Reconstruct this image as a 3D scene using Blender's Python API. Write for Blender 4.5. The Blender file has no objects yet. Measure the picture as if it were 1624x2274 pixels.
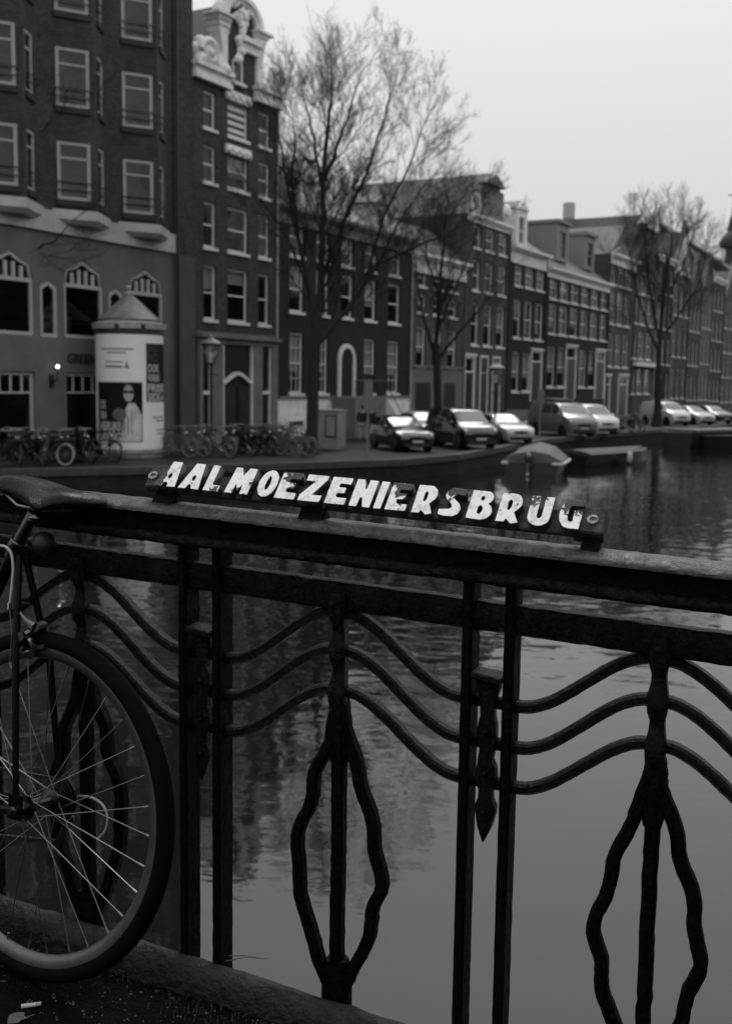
import bpy, bmesh, math, random
from mathutils import Vector, Matrix
import numpy as np

# ------------------------------------------------------------------ camera, sky, sun, exposure
SC = bpy.context.scene
COL = SC.collection
R_ = math.radians
ZC = 3.65                                   # camera height above the water (water z = 0, quay z = 0.75)
PITCH, ROLL = R_(6.9), R_(0.88)
FPX, CX, CY = 2368.0, 812.0, 1136.5         # focal length and centre in 1624 x 2273 picture units (35 mm on 24 mm width)
F = Vector((0, math.cos(PITCH), -math.sin(PITCH)))
U0 = Vector((0, math.sin(PITCH), math.cos(PITCH)))
R0 = Vector((1, 0, 0))
RT = R0*math.cos(ROLL) + U0*math.sin(ROLL)
UP = U0*math.cos(ROLL) - R0*math.sin(ROLL)
CAM = Vector((0, 0, ZC))
cam = bpy.data.cameras.new('camera')
cam.sensor_fit = 'HORIZONTAL'; cam.sensor_width = 24.0; cam.lens = 35.0
cam.clip_start = 0.05; cam.clip_end = 3000
cam.dof.use_dof = True; cam.dof.focus_distance = 1.86; cam.dof.aperture_fstop = 6.0
cam.dof.aperture_blades = 9
cobj = bpy.data.objects.new('camera', cam); COL.objects.link(cobj)
cobj.matrix_world = Matrix(((RT.x, UP.x, -F.x, 0), (RT.y, UP.y, -F.y, 0), (RT.z, UP.z, -F.z, ZC), (0, 0, 0, 1)))
SC.camera = cobj

SUN_AZ, SUN_EL = R_(8), R_(50)            # compass direction the light comes from (0 = +Y, clockwise): veiled sun ahead of the camera
W = bpy.data.worlds.new('World'); SC.world = W; W.use_nodes = True
nt = W.node_tree; nt.nodes.clear()
sky = nt.nodes.new('ShaderNodeTexSky'); sky.sky_type = 'NISHITA'; sky.sun_disc = False
sky.sun_elevation = SUN_EL; sky.sun_rotation = SUN_AZ; sky.dust_density = 6.0; sky.air_density = 1.5; sky.ozone_density = 1.0
bw = nt.nodes.new('ShaderNodeRGBToBW')      # black-and-white photograph: the cloud cover is neutral
mixo = nt.nodes.new('ShaderNodeMix'); mixo.data_type = 'FLOAT'; mixo.inputs[0].default_value = 0.95
mixo.inputs[3].default_value = 6.4          # even overcast layer over the clear-sky model
bg = nt.nodes.new('ShaderNodeBackground'); bg.inputs[1].default_value = 0.1
wo = nt.nodes.new('ShaderNodeOutputWorld')
nt.links.new(sky.outputs[0], bw.inputs[0]); nt.links.new(bw.outputs[0], mixo.inputs[2])
tcw = nt.nodes.new('ShaderNodeTexCoord'); spw = nt.nodes.new('ShaderNodeSeparateXYZ'); nt.links.new(tcw.outputs['Generated'], spw.inputs[0])
cie = nt.nodes.new('ShaderNodeMath'); cie.operation = 'MULTIPLY_ADD'; cie.inputs[1].default_value = 1.05; cie.inputs[2].default_value = 0.93; cie.use_clamp = False   # overcast sky: brighter towards the zenith
mxz = nt.nodes.new('ShaderNodeMath'); mxz.operation = 'MAXIMUM'; mxz.inputs[1].default_value = 0.0; nt.links.new(spw.outputs[2], mxz.inputs[0]); nt.links.new(mxz.outputs[0], cie.inputs[0])
mulw = nt.nodes.new('ShaderNodeMath'); mulw.operation = 'MULTIPLY'; nt.links.new(mixo.outputs[0], mulw.inputs[0]); nt.links.new(cie.outputs[0], mulw.inputs[1])
nt.links.new(mulw.outputs[0], bg.inputs[0]); nt.links.new(bg.outputs[0], wo.inputs[0])

sun = bpy.data.lights.new('sun', 'SUN'); sun.energy = 1.0; sun.angle = R_(28)
sobj = bpy.data.objects.new('sun', sun); COL.objects.link(sobj)
sdir = Vector((math.sin(SUN_AZ)*math.cos(SUN_EL), math.cos(SUN_AZ)*math.cos(SUN_EL), math.sin(SUN_EL)))
sobj.rotation_euler = sdir.to_track_quat('Z', 'Y').to_euler()
sobj.location = (0, 0, 60)

vs = SC.view_settings
vs.view_transform = 'Standard'; vs.look = 'None'; vs.gamma = 1.0; vs.use_curve_mapping = False; vs.exposure = 0.0
SC.render.engine = 'CYCLES'
SC.cycles.max_bounces = 6; SC.cycles.diffuse_bounces = 2; SC.cycles.glossy_bounces = 3
SC.cycles.transparent_max_bounces = 12; SC.cycles.transmission_bounces = 2
SC.cycles.caustics_reflective = False; SC.cycles.caustics_refractive = False
SC.cycles.use_denoising = True

# ------------------------------------------------------------------ measuring helpers
def ray(x, y): return F + RT*((x-CX)/FPX) - UP*((y-CY)/FPX)
def onz(x, y, z):
    d = ray(x, y); return CAM + d*((z-ZC)/d.z)
def ony(x, y, Y):
    d = ray(x, y); return CAM + d*(Y/d.y)
def onp(x, y, P, n):
    d = ray(x, y); return CAM + d*((P-CAM).dot(n)/d.dot(n))
def q1(x, y): return (.2734*x, .2734*y)
def q2(x, y): return (388.5+.2734*x, .2734*y)
def q3(x, y): return (.2734*x, 499.5+.2734*y)
def q4(x, y): return (388.5+.2734*x, 499.5+.2734*y)
def q5(x, y): return (777.0+.2734*x, 333.0+.2734*y)
def q6(x, y): return (1165.6+.2823*x, 388.5+.2823*y)
def q7(x, y): return (777.0+.2734*x, 832.5+.2734*y)
QZ = 0.75
# facade line of the house row
FA = R_(29.5)
FU = Vector((math.sin(FA), math.cos(FA), 0)); FN = Vector((math.cos(FA), -math.sin(FA), 0))
FROT = math.atan2(FU.y, FU.x)
_b = ony(615, 850, 52.0); FP0 = Vector((_b.x, _b.y, QZ))
def fac(x, y, o=0.0):
    P = onp(x, y, FP0+FN*o, FN); return ((P-FP0).dot(FU), P.z)
def ft(x, y=800, o=0.0): return fac(x, y, o)[0]
def fz(x, y, o=0.0): return fac(x, y, o)[1]
def FP(t, o=0.0, z=QZ): return FP0 + FU*t + FN*o + Vector((0, 0, z-QZ))

# ------------------------------------------------------------------ materials
MATS = {}
def mat(name, v, rough=.6, metal=0.0, var=0.0, nscale=5.0, bump=0.0, bscale=30.0, spec=.5, v2=None, thr=None, coat=0.0):
    if name in MATS: return MATS[name]
    m = bpy.data.materials.new(name); m.use_nodes = True; n = m.node_tree; b = n.nodes['Principled BSDF']
    b.inputs['Base Color'].default_value = (v, v, v, 1); b.inputs['Roughness'].default_value = rough
    b.inputs['Metallic'].default_value = metal; b.inputs['Specular IOR Level'].default_value = spec
    b.inputs['Coat Weight'].default_value = coat
    if var or v2 is not None or bump:
        tc = n.nodes.new('ShaderNodeTexCoord')
    if var or v2 is not None:
        no = n.nodes.new('ShaderNodeTexNoise'); no.inputs['Scale'].default_value = nscale; no.inputs['Detail'].default_value = 6
        no.inputs['Roughness'].default_value = .65
        n.links.new(tc.outputs['Object'], no.inputs['Vector'])
        cr = n.nodes.new('ShaderNodeValToRGB')
        a, c = (max(0, v*(1-var)), v*(1+var)) if v2 is None else (v, v2)
        cr.color_ramp.elements[0].color = (a, a, a, 1); cr.color_ramp.elements[1].color = (c, c, c, 1)
        lo, hi = thr if thr else (.3, .7)
        cr.color_ramp.elements[0].position = lo; cr.color_ramp.elements[1].position = hi
        n.links.new(no.outputs[0], cr.inputs[0]); n.links.new(cr.outputs[0], b.inputs['Base Color'])
    if bump:
        nb = n.nodes.new('ShaderNodeTexNoise'); nb.inputs['Scale'].default_value = bscale; nb.inputs['Detail'].default_value = 5
        bp = n.nodes.new('ShaderNodeBump'); bp.inputs['Strength'].default_value = bump; bp.inputs['Distance'].default_value = .02
        n.links.new(tc.outputs['Object'], nb.inputs['Vector']); n.links.new(nb.outputs[0], bp.inputs['Height'])
        n.links.new(bp.outputs[0], b.inputs['Normal'])
    MATS[name] = m; return m
def brick(name, v, mortar, scale=1.0, var=.35):
    m = bpy.data.materials.new(name); m.use_nodes = True; n = m.node_tree; b = n.nodes['Principled BSDF']
    b.inputs['Roughness'].default_value = .8; b.inputs['Specular IOR Level'].default_value = .25
    tc = n.nodes.new('ShaderNodeTexCoord'); mp = n.nodes.new('ShaderNodeMapping'); mp.inputs['Rotation'].default_value = (R_(90), 0, 0)
    br = n.nodes.new('ShaderNodeTexBrick'); br.inputs['Scale'].default_value = scale
    br.inputs['Brick Width'].default_value = .22; br.inputs['Row Height'].default_value = .065; br.inputs['Mortar Size'].default_value = .008
    for i, c in ((1, v*(1-var)), (2, v*(1+var)), (3, mortar)): br.inputs[i].default_value = (c, c, c, 1)
    no = n.nodes.new('ShaderNodeTexNoise'); no.inputs['Scale'].default_value = .7; no.inputs['Detail'].default_value = 8; no.inputs['Roughness'].default_value = .7
    mx = n.nodes.new('ShaderNodeMix'); mx.data_type = 'RGBA'; mx.blend_type = 'MULTIPLY'; mx.inputs[0].default_value = .85
    gr = n.nodes.new('ShaderNodeValToRGB'); gr.color_ramp.elements[0].color = (.45, .45, .45, 1); gr.color_ramp.elements[1].color = (1.25, 1.25, 1.25, 1)
    gr.color_ramp.elements[0].position = .3; gr.color_ramp.elements[1].position = .7
    bp = n.nodes.new('ShaderNodeBump'); bp.inputs['Strength'].default_value = .4; bp.inputs['Distance'].default_value = .01; bp.invert = True
    n.links.new(tc.outputs['Object'], mp.inputs[0]); n.links.new(mp.outputs[0], br.inputs[0]); n.links.new(tc.outputs['Object'], no.inputs['Vector'])
    n.links.new(no.outputs[0], gr.inputs[0]); n.links.new(br.outputs[0], mx.inputs[6]); n.links.new(gr.outputs[0], mx.inputs[7])
    n.links.new(mx.outputs[2], b.inputs['Base Color']); n.links.new(br.outputs[1], bp.inputs['Height']); n.links.new(bp.outputs[0], b.inputs['Normal'])
    MATS[name] = m; return m

def iron_material(name, lo, hi, rough, s1, s2, bstr, spec=.2):
    """old brushed-on black paint over iron: lumpy, flaked, wet in places"""
    m = bpy.data.materials.new(name); m.use_nodes = True; n = m.node_tree; b = n.nodes['Principled BSDF']
    L = n.links.new
    tc = n.nodes.new('ShaderNodeTexCoord')
    n1 = n.nodes.new('ShaderNodeTexNoise'); n1.inputs['Scale'].default_value = s1; n1.inputs['Detail'].default_value = 8; n1.inputs['Roughness'].default_value = .7
    n1.inputs['Distortion'].default_value = .6
    n2 = n.nodes.new('ShaderNodeTexNoise'); n2.inputs['Scale'].default_value = s2; n2.inputs['Detail'].default_value = 4
    vo = n.nodes.new('ShaderNodeTexNoise'); vo.inputs['Scale'].default_value = s1*.45; vo.inputs['Detail'].default_value = 9; vo.inputs['Roughness'].default_value = .75
    vo.inputs['Distortion'].default_value = 1.2
    for x in (n1, n2, vo): L(tc.outputs['Object'], x.inputs['Vector'])
    fl = n.nodes.new('ShaderNodeValToRGB')                      # flake edges: a sharp step in height
    fl.color_ramp.elements[0].position = .49; fl.color_ramp.elements[1].position = .515
    L(vo.outputs[0], fl.inputs[0])
    cr = n.nodes.new('ShaderNodeValToRGB'); cr.color_ramp.elements[0].color = (lo,)*3+(1,); cr.color_ramp.elements[1].color = (hi,)*3+(1,)
    cr.color_ramp.elements[0].position = .42; cr.color_ramp.elements[1].position = .72
    ch_ = cr.color_ramp.elements.new(.775); ch_.color = (hi*1.1,)*3+(1,); ch2 = cr.color_ramp.elements.new(.79); ch2.color = (min(.12, hi*6),)*3+(1,)
    L(n1.outputs[0], cr.inputs[0]); L(cr.outputs[0], b.inputs['Base Color'])
    rr = n.nodes.new('ShaderNodeMapRange'); rr.inputs[1].default_value = .3; rr.inputs[2].default_value = .7; rr.inputs[3].default_value = rough-.2; rr.inputs[4].default_value = rough+.3
    L(vo.outputs[0], rr.inputs[0]); L(rr.outputs[0], b.inputs['Roughness'])
    b1 = n.nodes.new('ShaderNodeBump'); b1.inputs['Strength'].default_value = bstr; b1.inputs['Distance'].default_value = .004
    b2 = n.nodes.new('ShaderNodeBump'); b2.inputs['Strength'].default_value = bstr*.7; b2.inputs['Distance'].default_value = .0016
    b3 = n.nodes.new('ShaderNodeBump'); b3.inputs['Strength'].default_value = bstr*.6; b3.inputs['Distance'].default_value = .001
    L(n1.outputs[0], b1.inputs['Height']); L(n2.outputs[0], b2.inputs['Height']); L(b1.outputs[0], b2.inputs['Normal'])
    L(fl.outputs[0], b3.inputs['Height']); L(b2.outputs[0], b3.inputs['Normal']); L(b3.outputs[0], b.inputs['Normal'])
    b.inputs['Specular IOR Level'].default_value = spec
    MATS[name] = m; return m
iron = iron_material('black iron paint', .001, .007, .5, 80, 380, 1.2, .07)
iron_wet = iron_material('wet black iron paint', .001, .009, .27, 80, 380, 1.3, .17)
iron_top = iron_material('handrail paint', .008, .06, .30, 40, 260, 1.1, .5)

def water_material():
    m = bpy.data.materials.new('canal water'); m.use_nodes = True; n = m.node_tree; b = n.nodes['Principled BSDF']; L = n.links.new
    b.inputs['Base Color'].default_value = (.006, .006, .006, 1); b.inputs['Roughness'].default_value = .03; b.inputs['IOR'].default_value = 1.68
    tc = n.nodes.new('ShaderNodeTexCoord'); mp = n.nodes.new('ShaderNodeMapping'); mp.inputs['Rotation'].default_value = (0, 0, R_(12)); mp.inputs['Scale'].default_value = (.7, 1, 1)
    L(tc.outputs['Object'], mp.inputs[0])
    def noise(s, d, src):
        x = n.nodes.new('ShaderNodeTexNoise'); x.inputs['Scale'].default_value = s; x.inputs['Detail'].default_value = d; L(src, x.inputs['Vector']); return x
    a = noise(1.9, 2.5, mp.outputs[0]); c = noise(.42, 2, mp.outputs[0]); patch = noise(.09, 2, tc.outputs['Object'])
    sp = n.nodes.new('ShaderNodeSeparateXYZ'); L(tc.outputs['Object'], sp.inputs[0])
    mr = n.nodes.new('ShaderNodeMapRange'); mr.inputs[1].default_value = 8; mr.inputs[2].default_value = 17; mr.inputs[3].default_value = .2; mr.inputs[4].default_value = 1.0
    L(sp.outputs[1], mr.inputs[0])                              # sheltered calm strip along the bridge, light ripples further out
    pr_ = n.nodes.new('ShaderNodeMapRange'); pr_.inputs[1].default_value = .35; pr_.inputs[2].default_value = .65; pr_.inputs[3].default_value = .35; pr_.inputs[4].default_value = 1.15
    L(patch.outputs[0], pr_.inputs[0])
    mu = n.nodes.new('ShaderNodeMath'); mu.operation = 'MULTIPLY'; L(mr.outputs[0], mu.inputs[0]); L(pr_.outputs[0], mu.inputs[1])
    s1 = n.nodes.new('ShaderNodeMath'); s1.operation = 'MULTIPLY'; L(a.outputs[0], s1.inputs[0]); L(mu.outputs[0], s1.inputs[1])
    b1 = n.nodes.new('ShaderNodeBump'); b1.inputs['Strength'].default_value = 1; b1.inputs['Distance'].default_value = .03
    L(s1.outputs[0], b1.inputs['Height'])
    fine = noise(6.0, 3, mp.outputs[0]); fm_ = n.nodes.new('ShaderNodeMath'); fm_.operation = 'MULTIPLY'; L(fine.outputs[0], fm_.inputs[0]); L(pr_.outputs[0], fm_.inputs[1])
    b3 = n.nodes.new('ShaderNodeBump'); b3.inputs['Strength'].default_value = 1; b3.inputs['Distance'].default_value = .002; L(fm_.outputs[0], b3.inputs['Height']); L(b1.outputs[0], b3.inputs['Normal'])
    b2 = n.nodes.new('ShaderNodeBump'); b2.inputs['Strength'].default_value = 1; b2.inputs['Distance'].default_value = .016
    L(c.outputs[0], b2.inputs['Height']); L(b3.outputs[0], b2.inputs['Normal']); L(b2.outputs[0], b.inputs['Normal'])
    return m

def glass_material(name, refl, tint):
    m = bpy.data.materials.new(name); m.use_nodes = True; n = m.node_tree; n.nodes.clear(); L = n.links.new
    o = n.nodes.new('ShaderNodeOutputMaterial'); t = n.nodes.new('ShaderNodeBsdfTransparent'); g = n.nodes.new('ShaderNodeBsdfGlossy'); mx = n.nodes.new('ShaderNodeMixShader')
    t.inputs[0].default_value = (tint,)*3+(1,); g.inputs['Roughness'].default_value = .03
    fr = n.nodes.new('ShaderNodeLayerWeight'); pw = n.nodes.new('ShaderNodeMath'); pw.operation = 'POWER'; pw.inputs[1].default_value = 4.0; L(fr.outputs['Facing'], pw.inputs[0])
    ad = n.nodes.new('ShaderNodeMath'); ad.operation = 'MULTIPLY_ADD'; ad.inputs[1].default_value = .5; ad.inputs[2].default_value = refl; ad.use_clamp = True
    tc = n.nodes.new('ShaderNodeTexCoord'); no = n.nodes.new('ShaderNodeTexNoise'); no.inputs['Scale'].default_value = 1.3; bp = n.nodes.new('ShaderNodeBump'); bp.inputs['Distance'].default_value = .02; bp.inputs['Strength'].default_value = .25
    L(tc.outputs['Object'], no.inputs['Vector']); L(no.outputs[0], bp.inputs['Height']); L(bp.outputs[0], g.inputs['Normal'])
    L(pw.outputs[0], ad.inputs[0]); L(ad.outputs[0], mx.inputs[0]); L(t.outputs[0], mx.inputs[1]); L(g.outputs[0], mx.inputs[2]); L(mx.outputs[0], o.inputs[0])
    MATS[name] = m; return m
pane_m = glass_material('window pane', .065, .75)
carglass = mat('car glass', .02, .06, spec=.8, coat=.5)
white_paint = mat('white joinery paint', .72, .5, var=.12, nscale=3)
grey_paint = mat('grey joinery paint', .42, .5, var=.12, nscale=3)
stone = mat('sandstone', .16, .8, var=.25, nscale=1.2, bump=.3, bscale=12)
stone_l = mat('pale stone', .78, .75, var=.22, nscale=1.8, bump=.3, bscale=14)
plaster = mat('rendered wall', .13, .85, var=.2, nscale=.8)
slate = mat('roof slate', .06, .6, var=.3, nscale=4, bump=.4, bscale=8)
slate_l = mat('pale roof tile', .14, .6, var=.3, nscale=4, bump=.4, bscale=8)
black_door = mat('dark door paint', .012, .3)
curtain_m = mat('curtain', .5, .9, var=.2, nscale=6)
bark = mat('bark', .016, .9, var=.4, nscale=6, bump=.5, bscale=20)
twigm = mat('twig bark', .014, .9)
BR = [brick('brown brick', .058, .068), brick('dark brick', .054, .064), brick('dark painted brick', .022, .028, var=.2), brick('grey brick', .074, .08)]
paving = brick('quay pavers', .05, .03); 
asphalt = mat('deck asphalt', .0025, .75, var=.6, nscale=30, bump=.8, bscale=120, spec=.06)
quay_wall_m = brick('quay brickwork', .022, .016)
coping_m = mat('bluestone coping', .045, .7, var=.3, nscale=3, bump=.4, bscale=20)
chrome = mat('chrome', .55, .18, metal=1.0)
alu = mat('scuffed alloy', .42, .33, metal=1.0, var=.25, nscale=40)
rubber = mat('rubber', .012, .55, bump=.15, bscale=200)
blackgloss = mat('black gloss enamel', .003, .3, spec=.12)

# ------------------------------------------------------------------ mesh helpers
class MB:
    def __init__(s): s.v = []; s.f = []
    def add(s, vs, fs):
        k = len(s.v); s.v += [tuple(p) for p in vs]; s.f += [tuple(i+k for i in f) for f in fs]; return s
    def box(s, x0, x1, y0, y1, z0, z1):
        return s.add([(x0,y0,z0),(x1,y0,z0),(x1,y1,z0),(x0,y1,z0),(x0,y0,z1),(x1,y0,z1),(x1,y1,z1),(x0,y1,z1)],
                     [(0,3,2,1),(4,5,6,7),(0,1,5,4),(1,2,6,5),(2,3,7,6),(3,0,4,7)])
    def tube(s, pts, rad, n=6, caps=True, closed=False, flat=1.0, ref=None):
        pts = [Vector(p) for p in pts]; N = len(pts)
        rad = rad if isinstance(rad, (list, tuple)) else [rad]*N
        vs = []; prev = None
        for i, p in enumerate(pts):
            if closed: d = pts[(i+1) % N]-pts[i-1]
            else: d = pts[min(i+1, N-1)]-pts[max(i-1, 0)]
            if d.length < 1e-9: d = Vector((0, 0, 1))
            d.normalize()
            if prev is None:
                a = Vector(ref) if ref is not None else (Vector((0, 0, 1)) if abs(d.z) < .9 else Vector((1, 0, 0)))
            else: a = prev
            x = a - d*a.dot(d)
            if x.length < 1e-6: x = d.orthogonal()
            x.normalize(); y = d.cross(x); prev = x
            for j in range(n):
                q = 2*math.pi*j/n + math.pi/n
                vs.append(p + x*(math.cos(q)*rad[i]*flat) + y*(math.sin(q)*rad[i]))
        fs = []
        for i in range(N if closed else N-1):
            i2 = (i+1) % N
            for j in range(n): fs.append((i*n+j, i*n+(j+1) % n, i2*n+(j+1) % n, i2*n+j))
        if caps and not closed: fs += [tuple(range(n))[::-1], tuple((N-1)*n+j for j in range(n))]
        return s.add(vs, fs)
    def rbar(s, pts, w, d, ref):
        """flat bar of width w (across ref) and depth d (along ref)"""
        pts = [Vector(p) for p in pts]; N = len(pts); ref = Vector(ref).normalized(); vs = []
        w = w if isinstance(w, (list, tuple)) else [w]*N; d = d if isinstance(d, (list, tuple)) else [d]*N
        c = .22
        for i, p in enumerate(pts):
            t = (pts[min(i+1, N-1)]-pts[max(i-1, 0)]).normalized(); x = t.cross(ref).normalized(); hw, hd = w[i]/2, d[i]/2; ch = min(hw, hd)*c*2
            for a, b in ((hw-ch, hd), (hw, hd-ch), (hw, -hd+ch), (hw-ch, -hd), (-hw+ch, -hd), (-hw, -hd+ch), (-hw, hd-ch), (-hw+ch, hd)):
                vs.append(p+x*a+ref*b)
        fs = [(i*8+j, i*8+(j+1) % 8, (i+1)*8+(j+1) % 8, (i+1)*8+j) for i in range(N-1) for j in range(8)]
        fs += [tuple(range(8))[::-1], tuple((N-1)*8+j for j in range(8))]
        return s.add(vs, fs)
    def lathe(s, prof, n=24, c=(0, 0, 0), caps=True):
        vs = []; fs = []
        for r, z in prof:
            for j in range(n): q = 2*math.pi*j/n; vs.append((c[0]+r*math.cos(q), c[1]+r*math.sin(q), c[2]+z))
        for i in range(len(prof)-1):
            for j in range(n): fs.append((i*n+j, i*n+(j+1) % n, (i+1)*n+(j+1) % n, (i+1)*n+j))
        if caps and prof[0][0] > 1e-4: fs.append(tuple(range(n))[::-1])
        if caps and prof[-1][0] > 1e-4: fs.append(tuple((len(prof)-1)*n+j for j in range(n)))
        return s.add(vs, fs)
    def prism(s, poly, y0, y1):
        """polygon in x,z extruded along y"""
        n = len(poly); vs = [(x, y0, z) for x, z in poly]+[(x, y1, z) for x, z in poly]
        fs = [tuple(range(n)), tuple(range(2*n-1, n-1, -1))]+[(i, i+n, (i+1) % n+n, (i+1) % n) for i in range(n)]
        return s.add(vs, fs)
    def loft(s, rings, caps=True):
        n = len(rings[0]); vs = [p for r in rings for p in r]; fs = []
        for i in range(len(rings)-1):
            for j in range(n): fs.append((i*n+j, i*n+(j+1) % n, (i+1)*n+(j+1) % n, (i+1)*n+j))
        if caps: fs += [tuple(range(n))[::-1], tuple((len(rings)-1)*n+j for j in range(n))]
        return s.add(vs, fs)
    def blob(s, c, r, sc=(1, 1, 1), n=8):
        prof = [(r*math.sin(math.pi*i/6), -r*math.cos(math.pi*i/6)) for i in range(7)]
        b = MB().lathe([(max(a, .0005), z) for a, z in prof], n)
        return s.add([(c[0]+x*sc[0], c[1]+y*sc[1], c[2]+z*sc[2]) for x, y, z in b.v], b.f)
    def xf(s, M): s.v = [tuple(M @ Vector(p)) for p in s.v]; return s
    def mesh(s, name, m, smooth=False):
        me = bpy.data.meshes.new(name); me.from_pydata(s.v, [], s.f)
        bm = bmesh.new(); bm.from_mesh(me); bmesh.ops.recalc_face_normals(bm, faces=bm.faces); bm.to_mesh(me); bm.free()
        if m: me.materials.append(m)
        if smooth:
            me.polygons.foreach_set('use_smooth', [True]*len(me.polygons))
            try: me.set_sharp_from_angle(angle=R_(42))
            except Exception: pass
        me.update(); return me
    def build(s, name, m, parent=None, smooth=False, loc=None):
        return link(name, s.mesh(name, m, smooth), parent, loc)
def link(name, me, parent=None, loc=None, rot=None):
    o = bpy.data.objects.new(name, me); COL.objects.link(o)
    if parent is not None: o.parent = parent
    if loc is not None: o.location = loc
    if rot is not None: o.rotation_euler = rot
    return o
def tag(o, label=None, cat=None, group=None, kind=None):
    for k, v in (('label', label), ('category', cat), ('group', group), ('kind', kind)):
        if v: o[k] = v
    return o
def thing(name, label, cat, loc=(0, 0, 0), rz=0.0, group=None, M=None):
    o = bpy.data.objects.new(name, None); COL.objects.link(o); o.empty_display_size = .2
    if M is not None: o.matrix_world = M
    else: o.location = loc; o.rotation_euler = (0, 0, rz)
    return tag(o, label, cat, group)
def copy_tree(o, parent=None):
    c = o.copy(); COL.objects.link(c); c.parent = parent
    for ch in list(o.children): copy_tree(ch, c)
    return c
def text_mesh(txt, size, m, ext=.004, align='LEFT', bold=0.0):
    cu = bpy.data.curves.new('lettering', 'FONT'); cu.body = txt; cu.size = size; cu.extrude = ext; cu.align_x = align; cu.resolution_u = 3; cu.offset = bold
    o = bpy.data.objects.new('lettering', cu); COL.objects.link(o); bpy.context.view_layer.update()
    me = bpy.data.meshes.new_from_object(o.evaluated_get(bpy.context.evaluated_depsgraph_get()))
    bpy.data.objects.remove(o); bpy.data.curves.remove(cu); me.materials.clear(); me.materials.append(m); me.name = 'lettering'; return me
RND = random.Random(7)
# ------------------------------------------------------------------ setting: water, quay, street
MB().add([(-150, -40, 0), (350, -40, 0), (350, 900, 0), (-150, 900, 0)], [(0, 1, 2, 3)]).build('canal_water', water_material())
tag(bpy.data.objects['canal_water'], 'dark rippled canal water mirroring houses and bare tree', kind='structure')
EDGE_PX = [(-700, 1064), (-420, 1056), (-200, 1050), (0, 1045), (430, 1037), (700, 1028), (890, 1022), (1015, 1011), (1105, 995), (1202, 977), (1363, 962), (1476, 953), (1600, 945)]
EDGE = [onz(x, y, QZ) for x, y in EDGE_PX]
EDGE.insert(0, EDGE[0] + (EDGE[0]-EDGE[1]).normalized()*25); EDGE.append(EDGE[-1] + FU*220)
N_ = len(EDGE)
back = [p - FN*60 + FU*(-8) for p in EDGE]
mb = MB(); mb.add([(p.x, p.y, QZ) for p in EDGE]+[(p.x, p.y, QZ) for p in back], [(i, i+1, N_+i+1, N_+i) for i in range(N_-1)])
quay = tag(mb.build('quay_street', mat('wet quay paving', .01, .6, spec=.2, var=.45, nscale=1.6, bump=.3, bscale=9)), 'wet brick paved quayside street along the canal', kind='structure')
mb = MB(); mb.add([(p.x, p.y, QZ-.03) for p in EDGE]+[(p.x, p.y, -2) for p in EDGE], [(i, i+1, N_+i+1, N_+i) for i in range(N_-1)])
tag(mb.build('quay_wall', quay_wall_m), 'dark brick quay wall rising from the water', kind='structure')
def walk(path, step):
    out = []; 
    for a, b in zip(path[:-1], path[1:]):
        d = (b-a); n = max(1, int(round(d.length/step)))
        for i in range(n): out.append((a+d*(i/n), a+d*((i+1)/n)))
    return out
k = 0
kerb = tag(bpy.data.objects.new('quay_kerb', None), 'row of worn bluestone coping stones on the quay edge', kind='structure'); COL.objects.link(kerb)
for a, b in walk(EDGE[1:-1], 1.15)[:110]:
    d = b-a; L = d.length; n = Vector((d.y, -d.x, 0)).normalized()
    m = MB().box(.006, L-.006, -.07, .36, -.2, .045+RND.uniform(-.006, .008))
    o = m.build('coping_stone', coping_m, kerb); o.location = (a.x, a.y, QZ); o.rotation_euler = (0, 0, math.atan2(d.y, d.x))
# raised footway along the house fronts
fw = MB(); fw.box(-40, 230, -2.2, 0.3, 0, .12)
o = fw.build('footpath', mat('footway slabs', .03, .6, var=.3, nscale=2)); o.location = FP0; o.rotation_euler = (0, 0, FROT)
tag(o, 'raised footway along the house fronts', kind='structure')

# ------------------------------------------------------------------ houses
def wall_front(mb, x0, x1, z0, z1, ops, y=0.0, rev=.24):
    xs = sorted(set([x0, x1]+[v for o in ops for v in (o[0], o[1]) if x0 < v < x1])); zs = sorted(set([z0, z1]+[v for o in ops for v in (o[2], o[3]) if z0 < v < z1]))
    for a, b in zip(xs[:-1], xs[1:]):
        for c, d in zip(zs[:-1], zs[1:]):
            mx, mz = (a+b)/2, (c+d)/2
            if any(o[0] < mx < o[1] and o[2] < mz < o[3] for o in ops): continue
            mb.add([(a, y, c), (b, y, c), (b, y, d), (a, y, d)], [(0, 1, 2, 3)])
    for o in ops:
        a, b, c, d = o[:4]; Y = y+rev
        mb.add([(a, y, c), (b, y, c), (b, y, d), (a, y, d), (a, Y, c), (b, Y, c), (b, Y, d), (a, Y, d)], [(0, 1, 5, 4), (1, 2, 6, 5), (2, 3, 7, 6), (3, 0, 4, 7)])
WC = {}
WR_ = random.Random(77)
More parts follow.
